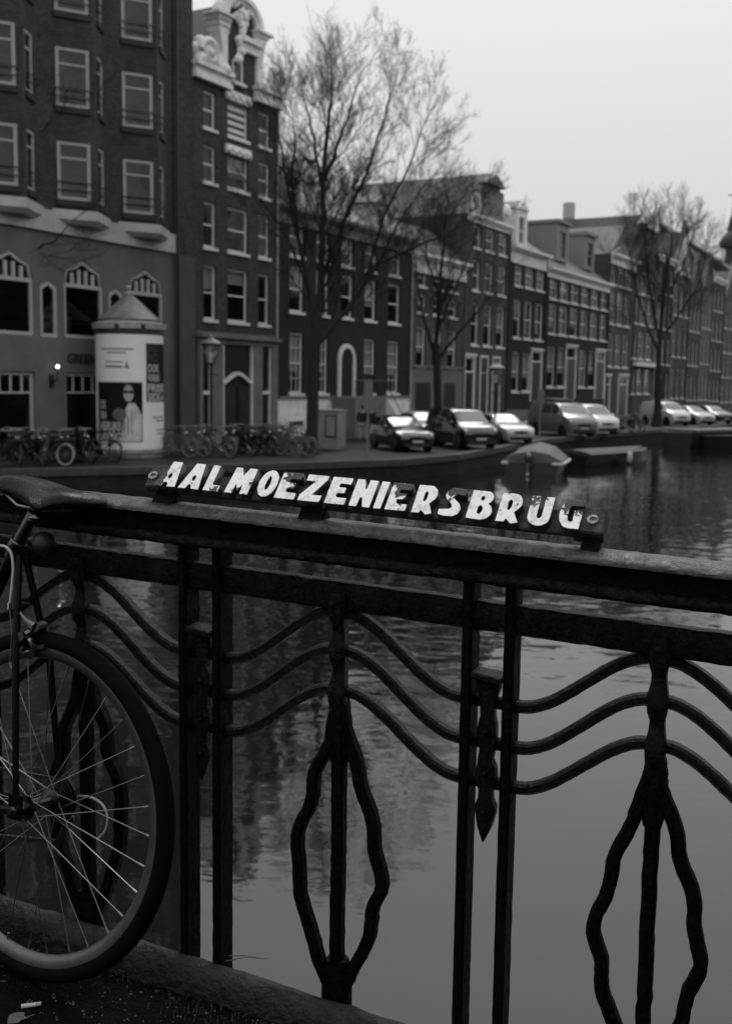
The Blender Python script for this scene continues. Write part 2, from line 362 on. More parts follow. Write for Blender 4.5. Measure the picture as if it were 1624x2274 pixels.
def window_meshes(w, h, style, jm, fw_):
    key = (round(w, 1), round(h, 1), style, jm.name, fw_)
    if key in WC: return WC[key]
    m = MB(); f = fw_; a = .11; b = .19
    m.box(0, f, a, b, 0, h); m.box(w-f, w, a, b, 0, h); m.box(f, w-f, a, b, h-f, h); m.box(f, w-f, a, b, 0, f)
    r = .035
    def hbar(z, t=r): m.box(f, w-f, a+.02, b-.015, z-t, z+t)
    def vbar(x, z0, z1, t=r*.6): m.box(x-t, x+t, a+.025, b-.02, z0, z1)
    if style == 's': hbar(h*.5)
    if style == 't': hbar(h*.72)
    if style == 'g':
        hbar(h*.5)
        for i in (1, 2): vbar(w*i/3, f, h-f, .014)
        for q in (.25, .75): hbar(h*q, .014)
    if style == 'l':
        for q in (.2, .4, .6, .8): hbar(h*q, .07)
    if style == 'v':
        hbar(h*.72)
        for i in range(1, 4): vbar(w*i/4, h*.72, h-f, .05)
    if style == 'c': vbar(w*.5, f, h-f, .05); hbar(h*.7, .05)
    p = MB(); p.add([(f*.5, .16, f*.5), (w-f*.5, .16, f*.5), (w-f*.5, .16, h-f*.5), (f*.5, .16, h-f*.5)], [(0, 1, 2, 3)])
    s = MB().box(-.06, w+.06, -.09, .11, -.13, -.002)
    cu = MB(); nn = 14; z0 = h*.36
    vs_ = []
    for i in range(nn+1):
        x = f+(w-2*f)*i/nn; yy = .26+.02*math.sin(i*2.2)
        vs_ += [(x, yy, z0), (x, yy, h-f)]
    cu.add(vs_, [(2*i, 2*i+2, 2*i+3, 2*i+1) for i in range(nn)])
    WC[key] = (m.mesh('window', jm), p.mesh('pane', pane_m), s.mesh('sill', jm), cu.mesh('curtain', curtain_m)); return WC[key]
def put_window(parent, x0, x1, z0, z1, style='s', jm=None, fw_=.1, y=0.0, sill=True, curtain=False, rz=0.0):
    ms = window_meshes(x1-x0, z1-z0, style, jm or white_paint, fw_)
    w = link('window', ms[0], parent, (x0, y, z0), (0, 0, rz))
    pn = link('pane', ms[1], w); pn.rotation_euler = (R_(WR_.gauss(0, .5)), 0, R_(WR_.gauss(0, .5)))
    if sill: link('sill', ms[2], w)
    if curtain or WR_.random() < .1: link('curtain', ms[3], w)
    elif WR_.random() < .22:
        hb = (z1-z0)*WR_.uniform(.12, .45); MB().box(fw_*.8, x1-x0-fw_*.8, .24, .26, z1-z0-fw_-hb, z1-z0-fw_*.5).build('blind', WR_.choice((curtain_m, grey_paint, plaster)), w)
    return w
def put_door(parent, x0, x1, z0, z1, jm=None, panelm=None, light=.22, fr=.16, y=0.0):
    """door with surround, fanlight and panels"""
    jm = jm or white_paint; w, h = x1-x0, z1-z0; m = MB(); f = fr
    m.box(0, f, -.05, .14, 0, h); m.box(w-f, w, -.05, .14, 0, h); m.box(f, w-f, -.05, .14, h-f, h); m.box(f, w-f, 0, .13, h*(1-light)-.05, h*(1-light)+.05)
    m.box(-.1, w+.1, -.16, .1, h, h+.14)
    s = m.build('door_surround', jm, parent, loc=(x0, y, z0))
    d = MB(); d.box(f, w-f, .06, .12, 0, h*(1-light)-.05)
    for a, b in ((.08, .45), (.52, .92)):
        for c in (0, 1):
            xa = f+(w-2*f)*(.1+.45*c); d.box(xa, xa+(w-2*f)*.35, .03, .06, h*(1-light)*a, h*(1-light)*b)
    d.build('door_leaf', panelm or black_door, s)
    MB().add([(f, .1, h*(1-light)), (w-f, .1, h*(1-light)), (w-f, .1, h-f), (f, .1, h-f)], [(0, 1, 2, 3)]).build('pane', pane_m, s)
    MB().blob((w-f-.12, .03, h*.4), .04).build('handle', alu, s)
    return s
def house(name, label, xl, xr, corn, wm, cols, rows, jm=None, depth=9.0, roof=None, skip=(), base=None, doors=(), cat='house', corn_m=None, corn_h=.55, corn_o=.35, yref=800, z1=None, sill=True):
    """cols: picture x ranges; rows: (x, top y, bottom y, style, curtain); corn: a picture point on the cornice top"""
    t0, t1 = ft(xl, yref)+.005, ft(xr, yref)-.005
    H = (fz(*corn) if z1 is None else z1)-QZ; w = t1-t0
    root = thing(name, label, cat, FP(t0), FROT)
    C_ = [(ft(a+(b-a)*.10)-t0, ft(b-(b-a)*.04)-t0) for a, b in cols]
    ops = []; wins = []
    for ri, (x, yt, yb, st, cu) in enumerate(rows):
        z_t, z_b = fz(x, yt)-QZ, fz(x, yb)-QZ
        for ci, (a, b) in enumerate(C_):
            if (ri, ci) in skip: continue
            wins.append((a, b, z_b, z_t, st if isinstance(st, str) else st[ci], cu if isinstance(cu, bool) else ci in cu)); ops.append(wins[-1])
    dd = []
    for (x0, x1, x, yt, yb) in doors:
        a, b, c, d = ft(x0)-t0, ft(x1)-t0, (0.02 if yb is None else fz(x, yb)-QZ), fz(x, yt)-QZ
        dd.append((a, b, c, d)); ops.append((a, b, c, d))
    mb = MB(); wall_front(mb, 0, w, 0, H, ops)
    mb.add([(0, 0, 0), (w, 0, 0), (w, depth, 0), (0, depth, 0), (0, 0, H), (w, 0, H), (w, depth, H), (0, depth, H)], [(1, 2, 6, 5), (2, 3, 7, 6), (3, 0, 4, 7), (4, 5, 6, 7)])
    mb.build('wall', wm, root)
    for a, b, c, d, st, cu in wins: put_window(root, a, b, c, d, st, jm, sill=sill, curtain=cu)
    for a, b, c, d in dd: put_door(root, a, b, c, d, jm)
    if corn_m:
        m = MB(); m.box(-.02, w+.02, -corn_o, .02, H-.16, H+.03); m.box(0, w, -corn_o*.62, 0, H-.3, H-.16); m.box(0, w, -.1, 0, H-corn_h, H-.3)
        m.build('cornice', corn_m, root)
    if base:
        MB().box(-.003, w+.003, -.05, .0, 0, base[0]).build('plinth', base[1], root)
    if roof: 
        kind, rh, rm = roof[:3]
        m = MB()
        if kind == 'eaves': m.add([(0, -.1, H+.03), (w, -.1, H+.03), (w, depth*.5, H+rh), (0, depth*.5, H+rh), (0, depth, H+.03), (w, depth, H+.03)], [(0, 1, 2, 3), (3, 2, 5, 4), (0, 3, 4), (1, 5, 2)])
        if kind == 'ridge': m.add([(0, .05, H), (w, .05, H), (w/2, .05, H+rh), (0, depth, H), (w, depth, H), (w/2, depth, H+rh)], [(0, 2, 5, 3), (1, 4, 5, 2), (3, 5, 4), (0, 1, 2)])
        if kind == 'hip': m.add([(0, -.05, H), (w, -.05, H), (w-1, 2.2, H+rh), (1, 2.2, H+rh), (0, depth, H), (w, depth, H), (w-1, depth-2, H+rh), (1, depth-2, H+rh)], [(0, 1, 2, 3), (1, 5, 6, 2), (5, 4, 7, 6), (4, 0, 3, 7), (2, 6, 7, 3)])
        ro = m.build('roof', rm, root)
        for a, b, c, d in roof[3] if len(roof) > 3 else ():
            MB().box(a, b, c, c+.6, H, H+d).build('chimney', BR[1], ro)
    MB().tube([(w-.12, -.09, 0), (w-.12, -.09, H-.3)], .055, 6).build('downpipe', WR_.choice((grey_paint, black_door, plaster)), root)
    root['_w'] = w; root['_h'] = H; root['_t'] = t0
    return root
def dormer(h, x0, x1, z0, z1, yf=.3, dep=2.6, m=None, ped=True):
    m = m or white_paint; w = x1-x0
    mb = MB(); wall_front(mb, x0, x1, z0, z1, [(x0+w*.22, x1-w*.22, z0+(z1-z0)*.1, z1-(z1-z0)*.2)], y=yf, rev=.12)
    mb.add([(x0, yf, z0), (x1, yf, z0), (x1, yf+dep, z0), (x0, yf+dep, z0), (x0, yf, z1), (x1, yf, z1), (x1, yf+dep, z1), (x0, yf+dep, z1)], [(1, 2, 6, 5), (3, 0, 4, 7), (4, 5, 6, 7)])
    if ped: mb.prism([(x0-.12, z1), (x1+.12, z1), ((x0+x1)/2, z1+w*.3)], yf-.12, yf+.1)
    else: mb.box(x0-.15, x1+.15, yf-.25, yf+dep, z1, z1+.22)
    d = mb.build('dormer', m, h)
    if ped: MB().prism([(x0-.14, z1+.01), (x1+.14, z1+.01), ((x0+x1)/2, z1+w*.3+.05)], yf+.1, yf+dep).build('dormer_roof', slate, d)
    else: MB().box(x0-.1, x1+.1, yf-.2, yf+dep, z1+.22, z1+.26).build('dormer_roof', slate, d)
    wn = window_meshes(w*.56, (z1-z0)*.7, 's', m, .07)
    o = link('window', wn[0], d, (x0+w*.22, yf, z0+(z1-z0)*.1)); 
    o2 = link('pane', wn[1], d, (x0+w*.22, yf, z0+(z1-z0)*.1))
    return d

# --- corner building with bays, far left
def corner_building():
    t0, tm, t1 = ft(-330, 700), ft(386, 700), ft(428, 700)
    w = tm-t0; H = 23.5
    root = thing('corner_building', 'tall brick corner building with bay windows over a rendered cafe front', 'building', FP(t0), FROT)
    fx = lambda x, y=700, o=0.0: ft(x, y, o)-t0
    z = lambda x, y, o=0.0: fz(x, y, o)-QZ
    zb0, zb1 = z(386, 562), z(386, 521)                     # pale band
    ops = []
    # large arched windows, slim windows between, shop windows below
    big = []; per = fx(186)-fx(325, 700); 
    bw_ = fx(229, 690)-fx(143, 690); c2 = (fx(143, 690)+fx(229, 690))/2; c3 = (fx(287)+fx(363))/2; pitch = c3-c2
    zt, zs, ztr, zbt = z(186, 578), z(186, 600), z(186, 636), z(186, 751)
    for i in range(-2, 2): big.append(c2+pitch*i)
    slim_w = fx(128)-fx(90); sc = (fx(90)+fx(128))/2; 
    for c in big: ops.append((c-bw_/2, c+bw_/2, zbt, zt))
    slims = [sc+pitch*i for i in (-1, 0, 1)]
    szt, szb = z(109, 622), z(109, 748)
    for c in slims: ops.append((c-slim_w/2, c+slim_w/2, szb, szt))
    low = []; lz1, lz0 = z(180, 827), .45
    lw = bw_*1.0
    for i in range(-2, 2):
        low.append(c2+pitch*i); ops.append((low[-1]-lw/2, low[-1]+lw/2, lz0, lz1))
    mb = MB(); wall_front(mb, 0, w, 0, zb0, ops)
    mb.build('rendered_wall', plaster, root)
    mb = MB(); mb.add([(0, 0, zb1), (w, 0, zb1), (w, 0, H), (0, 0, H), (0, 10, 0), (w, 10, 0), (w, 10, H), (0, 10, H), (0, 0, 0), (w, 0, 0)], [(0, 1, 2, 3), (9, 5, 6, 2), (5, 4, 7, 6), (3, 2, 6, 7), (8, 0, 3, 7, 4)])
    mb.build('brick_wall', BR[1], root)
    MB().box(-.1, w+.02, -.12, .02, zb0, zb1).build('band', mat('band stone', .46, .75, var=.25, nscale=1.0), root)
    # return strip with stone foot
    x2 = t1-t0
    MB().box(w+.01, x2, -.05, 3, zb0-.05, H).build('pilaster', BR[1], root)
    MB().box(w+.02, x2, -.12, 3, 0, zb0-.06).build('pilaster_foot', mat('pilaster stone', .075, .8, var=.2, nscale=1), root)
    MB().tube([(w+.05, -.2, 0), (w+.05, -.2, H)], .06, 8).build('downpipe', black_door, root)
    # arched window frames
    for c in big:
        a, b = c-bw_/2, c+bw_/2; f = .12; m = MB()
        y0, y1 = .04, .14
        m.box(a, a+f, y0, y1, zbt, zs); m.box(b-f, b, y0, y1, zbt, zs); m.box(a+f, b-f, y0, y1, zbt, zbt+f); m.box(a+f, b-f, y0, y1, ztr-.07, ztr+.07)
        arch = [(a, zs-.55), (a+.12, zs-.05), (a+bw_*.28, zt-.22), (c, zt), (b-bw_*.28, zt-.22), (b-.12, zs-.05), (b, zs-.55)]
        inn = [(a+f, zs-.55), (a+f+.1, zs-.1), (a+bw_*.3, zt-.36), (c, zt-.15), (b-bw_*.3, zt-.36), (b-f-.1, zs-.1), (b-f, zs-.55)]
        for i in range(6):
            p, q, r, s = arch[i], arch[i+1], inn[i+1], inn[i]
            m.add([(p[0], y0, p[1]), (q[0], y0, q[1]), (r[0], y0, r[1]), (s[0], y0, s[1]), (p[0], y1, p[1]), (q[0], y1, q[1]), (r[0], y1, r[1]), (s[0], y1, s[1])], [(0, 1, 2, 3), (3, 2, 6, 7), (0, 4, 5, 1)])
        for i in range(1, 5):
            x = a+f+(bw_-2*f)*i/5; zz = zt-.3-abs(x-c)*.35; m.box(x-.075, x+.075, y0+.01, y1-.01, ztr, zz)
        wn = m.build('arched_window', grey_paint, root)
        MB().add([(a, .11, zbt), (b, .11, zbt), (b, .11, zs-.5), (c+bw_*.25, .11, zt-.2), (c, .11, zt-.05), (c-bw_*.25, .11, zt-.2), (a, .11, zs-.5)], [(0, 1, 2, 3, 4, 5, 6)]).build('pane', pane_m, wn)
        fill = MB()                                          # render filling the corners above the arch
        L_ = [(a, zs-.55), (a+.12, zs-.05), (a+bw_*.28, zt-.22), (c, zt)]
        fill.prism(L_+[(a, zt)], 0.004, .16); fill.prism([(2*c-x, q) for x, q in L_][::-1]+[(b, zt)][::1], 0.004, .16)
        fill.build('spandrel', plaster, wn)
        MB().box(a+f, b-f, 1.6, 1.7, zbt, zbt+.9).build('counter', mat('cafe inside', .06, .6), wn)
    for c in slims:
        a, b = c-slim_w/2, c+slim_w/2; f = .13; m = MB(); y0, y1 = .03, .13
        m.box(a, a+f, y0, y1, szb, szt-.2); m.box(b-f, b, y0, y1, szb, szt-.2); m.box(a+f, b-f, y0, y1, szb, szb+f)
        for s in (-1, 1):
            p = [(c+s*slim_w/2, szt-.2), (c, szt), (c, szt-.16), (c+s*(slim_w/2-f), szt-.34), (c+s*(slim_w/2-f), szt-.2)]
            m.prism(p if s > 0 else p[::-1], y0, y1)
        wn = m.build('slim_window', grey_paint, root)
        MB().add([(a, .1, szb), (b, .1, szb), (b, .1, szt-.2), (c, .1, szt-.05), (a, .1, szt-.2)], [(0, 1, 2, 3, 4)]).build('pane', pane_m, wn)
        MB().prism([(a, szt-.2), (c, szt), (a, szt)], .004, .12).prism([(b, szt-.2), (b, szt), (c, szt)], .004, .12).build('spandrel', plaster, wn)
    for c in low:
        put_window(root, c-lw/2, c+lw/2, lz0, lz1, 'v', grey_paint, .13, sill=False)
    # pointed bays: two faces meeting at an edge
    po = .55; fl = []
    for yb, yt in ((472, 351), (280, 152)): fl.append((z(307, yb, po), z(307, yt, po)))
    hpitch = fl[1][0]-fl[0][0]; wh = fl[0][1]-fl[0][0]; fl = [(fl[0][0]+i*hpitch, fl[0][0]+i*hpitch+wh) for i in range(4)]
    A0 = fx(270, 420, 0); d1, d2 = R_(-33), R_(29)
    LF = 1.0
    for _ in range(12): LF = (fx(352, 420, -math.sin(d1)*LF)-A0)/math.cos(d1)
    pj = -math.sin(d1)*LF; LR = pj/math.sin(d2); bp = fx(274, 400, .1)-fx(128, 400, .1)
    for i in range(-3, 1):
        ax = A0+bp*i; apex = Vector((ax+math.cos(d1)*LF, -pj, 0)); ex = apex.x+math.cos(d2)*LR
        mb = MB(); M1 = Matrix.Translation((ax, 0, 0)) @ Matrix.Rotation(d1, 4, 'Z'); M2 = Matrix.Translation(apex) @ Matrix.Rotation(d2, 4, 'Z')
        wins = ((M1, d1, .045*LF, .875*LF), (M2, d2, .24*LR, .76*LR))
        for M_, dd, a, b in wins:
            f_ = MB(); wall_front(f_, 0, LF if dd == d1 else LR, zb1+.02, H, [(a, b, q0, q1_) for q0, q1_ in fl]); f_.xf(M_); mb.add(f_.v, f_.f)
        mb.add([(ax, 0, H), (apex.x, apex.y, H), (ex, 0, H)], [(0, 1, 2)])
        bw2 = mb.build('bay_wall', BR[1], root)
        for k_, (q0, q1_) in enumerate(fl):
            for M_, dd, a, b in wins:
                P_ = M_ @ Vector((a, -.08, q0)); ms = window_meshes(b-a, q1_-q0, 't', grey_paint, .12)
                wn = link('window', ms[0], bw2, P_, (0, 0, dd)); link('pane', ms[1], wn); MB().box(-.05, b-a+.05, .0, .14, -.22, -.003).build('sill', MATS['dark brick sill'] if 'dark brick sill' in MATS else mat('dark brick sill', .02, .7), wn)
                rl_ = MB()
                for zz in (.32, .6): rl_.box(-.08, b-a+.08, .0, .03, zz, zz+.04)
                rl_.build('guard_rail', black_door, wn)
        ft_ = MB(); zt_ = zb1+.1; zl = zb1-.52*(zb1-zb0)
        ring = lambda g, zz: [(ax-g*2, .0, zz), (apex.x-g*.2, apex.y-g*1.3, zz), (ex+g*2, .0, zz)]
        ft_.loft([ring(-.06, zl), ring(.06, zl+.12), ring(.1, zl+.16), ring(.1, zt_)])
        ft_.build('bay_foot', MATS['band stone'], root)
    # house lettering and lit wall lamp bracket
    me = text_mesh('GREENWOODS', .52, mat('bronze letters', .012, .5), .02)
    o = link('lettering', me, root, (fx(148, 800), -.03, z(180, 806)), (R_(90), 0, 0)); o.scale = (.92, 1, 1)
    lx, lz = fx(113, 813), z(113, 813, .35)
    lampr = thing('wall_lamp', 'lit globe wall lamp on the rendered cafe front', 'wall lamp', FP(lx+t0, 0, lz+QZ), FROT)
    MB().tube([(0, 0, -.55), (0, -.3, -.5), (0, -.33, -.15)], .03, 6).box(-.1, .1, -.05, 0, -.75, -.3).build('bracket', black_door, lampr)
    lm = bpy.data.materials.new('lit bulb'); lm.use_nodes = True; e = lm.node_tree.nodes['Principled BSDF']; e.inputs['Emission Color'].default_value = (1, 1, 1, 1); e.inputs['Emission Strength'].default_value = 5
    MB().blob((0, -.34, 0), .06, n=12).build('globe', lm, lampr, True)
    return root
corner_building()

# --- tall neck-gabled house
def gable_house():
    cols = [(449, 481.5), (500, 552), (570, 598)]
    rows = [(465, 202, 285, ('s', 'l', 's'), False), (465, 322, 405, 's', False), (465, 447, 549, 's', False), (465, 588, 709, 's', False)]
    ref = 465
    h = house('gable_house', 'tall narrow brown brick house with white scrolled neck gable', 431, 614.5, (431, 148), BR[0], cols, rows, jm=white_paint, depth=11)
    w, H, t0 = h['_w'], h['_h'], h['_t']
    X = lambda x, y=200: ft(x, y)-t0
    Z = lambda x, y: fz(x, y)-QZ
    # neck
    a, b = X(496, 100), X(568, 150); c = (a+b)/2; top = H+2.6; hw = (b-a)/2
    arc_ = [(c+hw*math.cos(q), top+hw*.82*math.sin(q)) for q in [math.pi*i/10 for i in range(11)]]
    nk = MB().prism([(a, H-.1), (b, H-.1)]+arc_, 0, .5); nk.build('neck', BR[0], h)
    put_window(h, X(515, 150), X(537, 150), Z(515, 180), Z(515, 130), 'n', white_paint, .09, y=-.14)
    MB().box(X(515, 150)+.05, X(537, 150)-.05, -.012, -.004, Z(515, 180), Z(515, 132)).build('backing', black_door, h)
    # arched pediment on top
    m = MB()
    for r0, r1, y0 in ((1.0, 1.2, -.3), (.86, 1.0, -.18)):
        pts = [(math.cos(math.pi*i/12), math.sin(math.pi*i/12)) for i in range(13)]
        o_ = [(c+hw*r1*x, top+hw*.82*r1*z_) for x, z_ in pts]; i_ = [(c+hw*r0*x, top+hw*.82*r0*z_) for x, z_ in pts]
        for i in range(12): m.prism([o_[i], o_[i+1], i_[i+1], i_[i]], y0, .5)
    m.build('pediment', stone_l, h)
    for s, e in ((-1, a), (1, b)):
        m = MB()
        for q, (z0, z1, g) in enumerate(((top-.06, top+.05, .42), (top-.22, top-.06, .22), (top-.45, top-.22, .12), (top-.7, top-.45, .05))):
            x0, x1 = (e-.42-g, e+.2+g*.3) if s < 0 else (e-.2-g*.3, e+.42+g); m.box(x0, x1, -.12-g*.7, .5, z0, z1)
        m.build('capital', stone_l, h)
        # sweeping claw piece
        m = MB(); pts = []
        zz0, zz1 = H+.3, top-.72
        for i in range(13):
            k_ = i/12; zz = zz1+(zz0-zz1)*k_; pts.append((e+s*(.46-.2*math.sin(k_*2.8)+1.3*max(0, k_-.45)**2*3.4), zz))
        m.prism([(e-s*.1, zz1)]+pts+[(e-s*.1, zz0)], -.16, .45)
        m.build('claw_piece', stone_l, h)
        m = MB()
        n_ = 24
        sp = [(e+s*(1.25+(.62-.022*i)*math.cos(i*.42)), -.22, H+.75+(.55-.02*i)*math.sin(i*.42)) for i in range(n_)]
        m.tube(sp, [.19-.004*i for i in range(n_)], 6); m.blob((e+s*1.25, -.2, H+.75), .26, n=8); m.blob((e+s*.15, -.2, H+.32), .28); m.blob((e+s*.5, -.2, H+.36), .2); m.blob((e+s*1.75, -.1, H+.4), .3)
        m.blob((e+s*1.5, .1, H+1.15), .3); m.blob((e+s*1.9, .05, H+.8), .26)
        m.build('volute', stone_l, h, True)
        x0, x1 = (-.12, a+.35) if s < 0 else (b-.25, w+.12)
        m = MB(); m.box(x0, x1, -.38, .4, H+.08, H+.26); m.box(x0+.06, x1-.06, -.2, .3, H-.22, H+.08); m.box(x0+.02, x1-.02, -.28, .3, H-.42, H-.22)
        m.build('shoulder_cornice', stone_l, h)
    # carved garland
    m = MB(); rr = random.Random(3)
    for i in range(18):
        k_ = i/17; wdt = .75*max(0, 1-k_*2.2)+.2
        for j in range(4 if k_ < .3 else 2): m.blob((c-.15+rr.uniform(-wdt, wdt), -.1, top+.75-k_*2.3), rr.uniform(.1, .2), n=6)
    m.build('garland', stone_l, h, True)
    m = MB(); m.box(c-.1, b+.1, -.35, .1, top-.72, top-.5); m.box(c+.0, b+.05, -.2, .1, top-1.1, top-.72); m.build('string_cornice', stone_l, h)
    # cartouche slabs over hoist doors
    for ya, yb in ((196, 226), (318, 346)):
        m = MB(); x0, x1 = X(499), X(553); z0, z1 = Z(500, yb-8), Z(500, ya)
        m.box(x0, x1, -.14, .0, z0, z1)
        for i in range(7): m.blob((x0+(x1-x0)*(i+.5)/7, -.14, z0+(z1-z0)*(.35+.25*(i % 2))), .15, (1.3, .5, .8), 6)
        m.build('cartouche', stone_l, h)
    # ground-floor stone surround with doors
    x0, x1 = X(436, 850), X(608, 850); zt = Z(436, 760)
    m = MB(); m.box(x0-.1, x1+.1, -.4, 0, zt+.25, zt+.42); m.box(x0, x1, -.22, 0, zt, zt+.25)
    pil = [(436, 443), (464, 487.5), (556, 575), (596, 609)]
    for p, q in pil: m.box(X(p, 850), X(q, 850), -.2, 0, .02, zt)
    m.build('portal', stone, h)
    m = MB(); m.box(x0, x1, -.03, -.005, .02, zt); m.build('portal_backing', black_door, h)
    xa, xb = X(488, 850), X(556, 850); hz = Z(520, 836)
    d = MB(); d.box(xa, xa+.12, -.16, 0, .02, zt); d.box(xb-.12, xb, -.16, 0, .02, zt)
    bow = [(xa+(xb-xa)*i/14, hz-.35+.42*(.5-.5*math.cos(2*math.pi*i/14)) ) for i in range(15)]
    for i in range(14): d.prism([bow[i], bow[i+1], (bow[i+1][0], bow[i+1][1]+.16), (bow[i][0], bow[i][1]+.16)], -.18, -.02)
    dw = d.build('doorway', white_paint, h)
    for s in (0, 1):
        e = MB(); p0 = xa+.15+s*(xb-xa-.3)*.52; e.box(p0, p0+(xb-xa-.3)*.46, -.1, -.04, .02, hz-.45)
        for zz in (.25, 1.3): e.box(p0+.12, p0+(xb-xa-.3)*.46-.12, -.13, -.1, zz, zz+.85)
        e.build('door_leaf', mat('brown door paint', .02, .35), dw)
    for p, q in ((443, 464), (575, 596)):
        d = MB(); p, q = X(p, 850), X(q, 850); zz = Z(590, 875); d.box(p, q, -.14, -.03, zz, zz+.16); d.box(p, p+.09, -.13, -.03, .02, zt); d.box(q-.09, q, -.13, -.03, .02, zt)
        sw = d.build('side_light', white_paint, h); MB().add([(p, -.06, zz+.1), (q, -.06, zz+.1), (q, -.06, zt), (p, -.06, zt)], [(0, 1, 2, 3)]).build('pane', pane_m, sw)
    MB().box(X(433), X(612), -.06, 0, Z(465, 740)-.1, Z(465, 740)+.08).build('string_course', stone, h)
    MB().add([(0.1, .5, H), (w-.1, .5, H), (c, .5, H+3.6), (.1, 11, H), (w-.1, 11, H), (c, 11, H+3.6)], [(0, 2, 5, 3), (1, 4, 5, 2), (3, 5, 4), (0, 1, 2)]).build('roof', slate, h)
    return h
gable_house()
# --- wide dark house with stoop
def dark_house():
    cols = [(638, 674), (699, 723), (749, 786), (806, 836), (857, 889)]
    cols = [(638, 674), (697, 729), (752, 782), (804, 834), (856, 886)]
    rows = [(656, 480, 568, 's', False), (656, 590, 692, 's', (1, 3)), (656, 738, 873, 'g', True)]
    h = house('dark_wide_house', 'wide dark house of five bays with pale basement and stoop', 615.5, 911, (615, 452), BR[2], cols, rows, jm=white_paint, depth=12,
              skip={(2, 2)}, roof=('eaves', 4.6, slate_l, [(12.2, 13.0, 6.2, 4.9)]), corn_m=mat('grey cornice', .12, .6, var=.2), corn_h=.8)
    w, H, t0 = h['_w'], h['_h'], h['_t']; X = lambda x, y=800: ft(x, y)-t0; Z = lambda x, y: fz(x, y)-QZ
    zb = Z(640, 905)
    m = MB(); m.box(-.003, w+.003, -.1, 0.02, Z(640, 886), Z(640, 874)-.12); m.build('plinth_course', stone, h)
    cx0 = [X(640), X(668)]
    m = MB(); m.box(0, w, -.05, 0, .0, Z(640, 886)); m.build('basement', stone_l, h)
    for c in (X(654), X(820), X(870)):
        o = MB(); o.box(c-.75, c+.75, -.1, -.05, .1, 1.05); fr = o.build('basement_window', white_paint, h); MB().box(c-.62, c+.62, -.13, -.105, .2, .95).build('pane', carglass, fr)
        MB().box(c-.6, c+.6, -.15, -.132, .2, .7).build('curtain', curtain_m, fr)
    # arched doorway on the stoop
    a, b = X(748), X(785); zt = Z(752, 762); z0 = Z(752, 880)
    m = MB(); f = .22
    cc = (a+b)/2; hw = (b-a)/2
    m.box(a, a+f, -.14, 0, z0, zt-hw); m.box(b-f, b, -.14, 0, z0, zt-hw)
    for i in range(10):
        p = [(cc+r*math.cos(math.pi*q/10), zt-hw+r*math.sin(math.pi*q/10)) for q, r in ((i, hw), (i+1, hw), (i+1, hw-f), (i, hw-f))]; m.prism(p, -.14, 0)
    d = m.build('doorway', white_paint, h)
    MB().prism([(a+f, z0), (b-f, z0), (b-f, zt-hw)]+[(cc+(hw-f)*math.cos(math.pi*i/8), zt-hw+(hw-f)*math.sin(math.pi*i/8)) for i in range(1, 8)]+[(a+f, zt-hw)], -.04, -.01).build('door_leaf', black_door, d)
    # stoop: landing, steps running down along the front, rails
    m = MB(); m.box(a-.6, b+.9, -1.5, -.06, 0, z0-.04); n_ = 8
    for i in range(n_): m.box(b+.9+i*.3, b+.9+(i+1)*.3, -1.4, -.06, 0, (z0-.04)*(1-(i+1)/(n_+1)))
    st = m.build('stoop', stone, h)
    m = MB()
    for y in (-1.45,):
        m.tube([(a-.6, y, z0+.85), (b+.9, y, z0+.85), (b+.9+n_*.3, y, .95)], .03, 6)
        for i in range(8): x = a-.6+(b-a+1.5)*i/7; m.tube([(x, y, z0-.04), (x, y, z0+.85)], .018, 5)
    m.build('stoop_rail', black_door, st)
    m = MB(); m.prism([(b+.9, z0), (b+.9+n_*.3, .1), (b+.9+n_*.3, -.0), (b+.9, 0)], -1.56, -1.42); m.build('stoop_cheek', mat('white stone cheek', .42, .6, var=.1), st)
    for c, wd, hh in ((X(660), 2.0, 1.7), (X(720), 1.6, 1.4), (X(850), 1.6, 1.4)): dormer(h, c-wd/2, c+wd/2, H+.2, H+hh+.2, .3, 2.6, grey_paint)
    return h
dark_house()

# --- rendered house with pale ground floor
def pale_base_house():
    cols = [q5(525, 0)[:1]+q5(610, 0)[:1], q5(655, 0)[:1]+q5(740, 0)[:1], q5(782, 0)[:1]+q5(860, 0)[:1]]
    rows = [q5(560, 960)+(q5(0, 1100)[1], 's', False), q5(560, 1170)+(q5(0, 1320)[1], 's', False), q5(560, 1435)+(q5(0, 1755)[1], 's', True)]
    h = house('pale_base_house', 'rendered house with cross-barred door and pale ground floor behind the middle tree', 911.5, 1029.5, q5(520, 830), mat('old render', .05, .8, var=.25, nscale=1), cols, rows, depth=12,
              roof=('hip', 2.2, slate), corn_m=stone_l, corn_h=1.1, corn_o=.5)
    w, H, t0 = h['_w'], h['_h'], h['_t']; X = lambda x, y=800: ft(x, y)-t0; Z = lambda x, y: fz(x, y)-QZ
    zt = Z(*q5(560, 1765)); m = MB(); m.box(-.003, w+.003, -.06, 0, 0, zt); m.box(-.02, w+.02, -.16, .0, zt, zt+.16); m.build('ground_floor', mat('pale render', .13, .75, var=.15), h)
    for x0, x1, st in ((q5(522, 0)[0], q5(655, 0)[0], 'c'), (q5(755, 0)[0], q5(855, 0)[0], 's')):
        a, b = X(x0), X(x1); z1 = Z(*q5(560, 1880)); o = put_window(h, a, b, .1, z1, st, white_paint, .16, y=-.16, sill=False)
        MB().box(a+.06, b-.06, -.066, -.062, .1, z1-.05).build('backing', black_door, h)
    return h
pale_base_house()

def grid_cols(qf, xs): return [(qf(a, 0)[0], qf(b, 0)[0]) for a, b in xs]
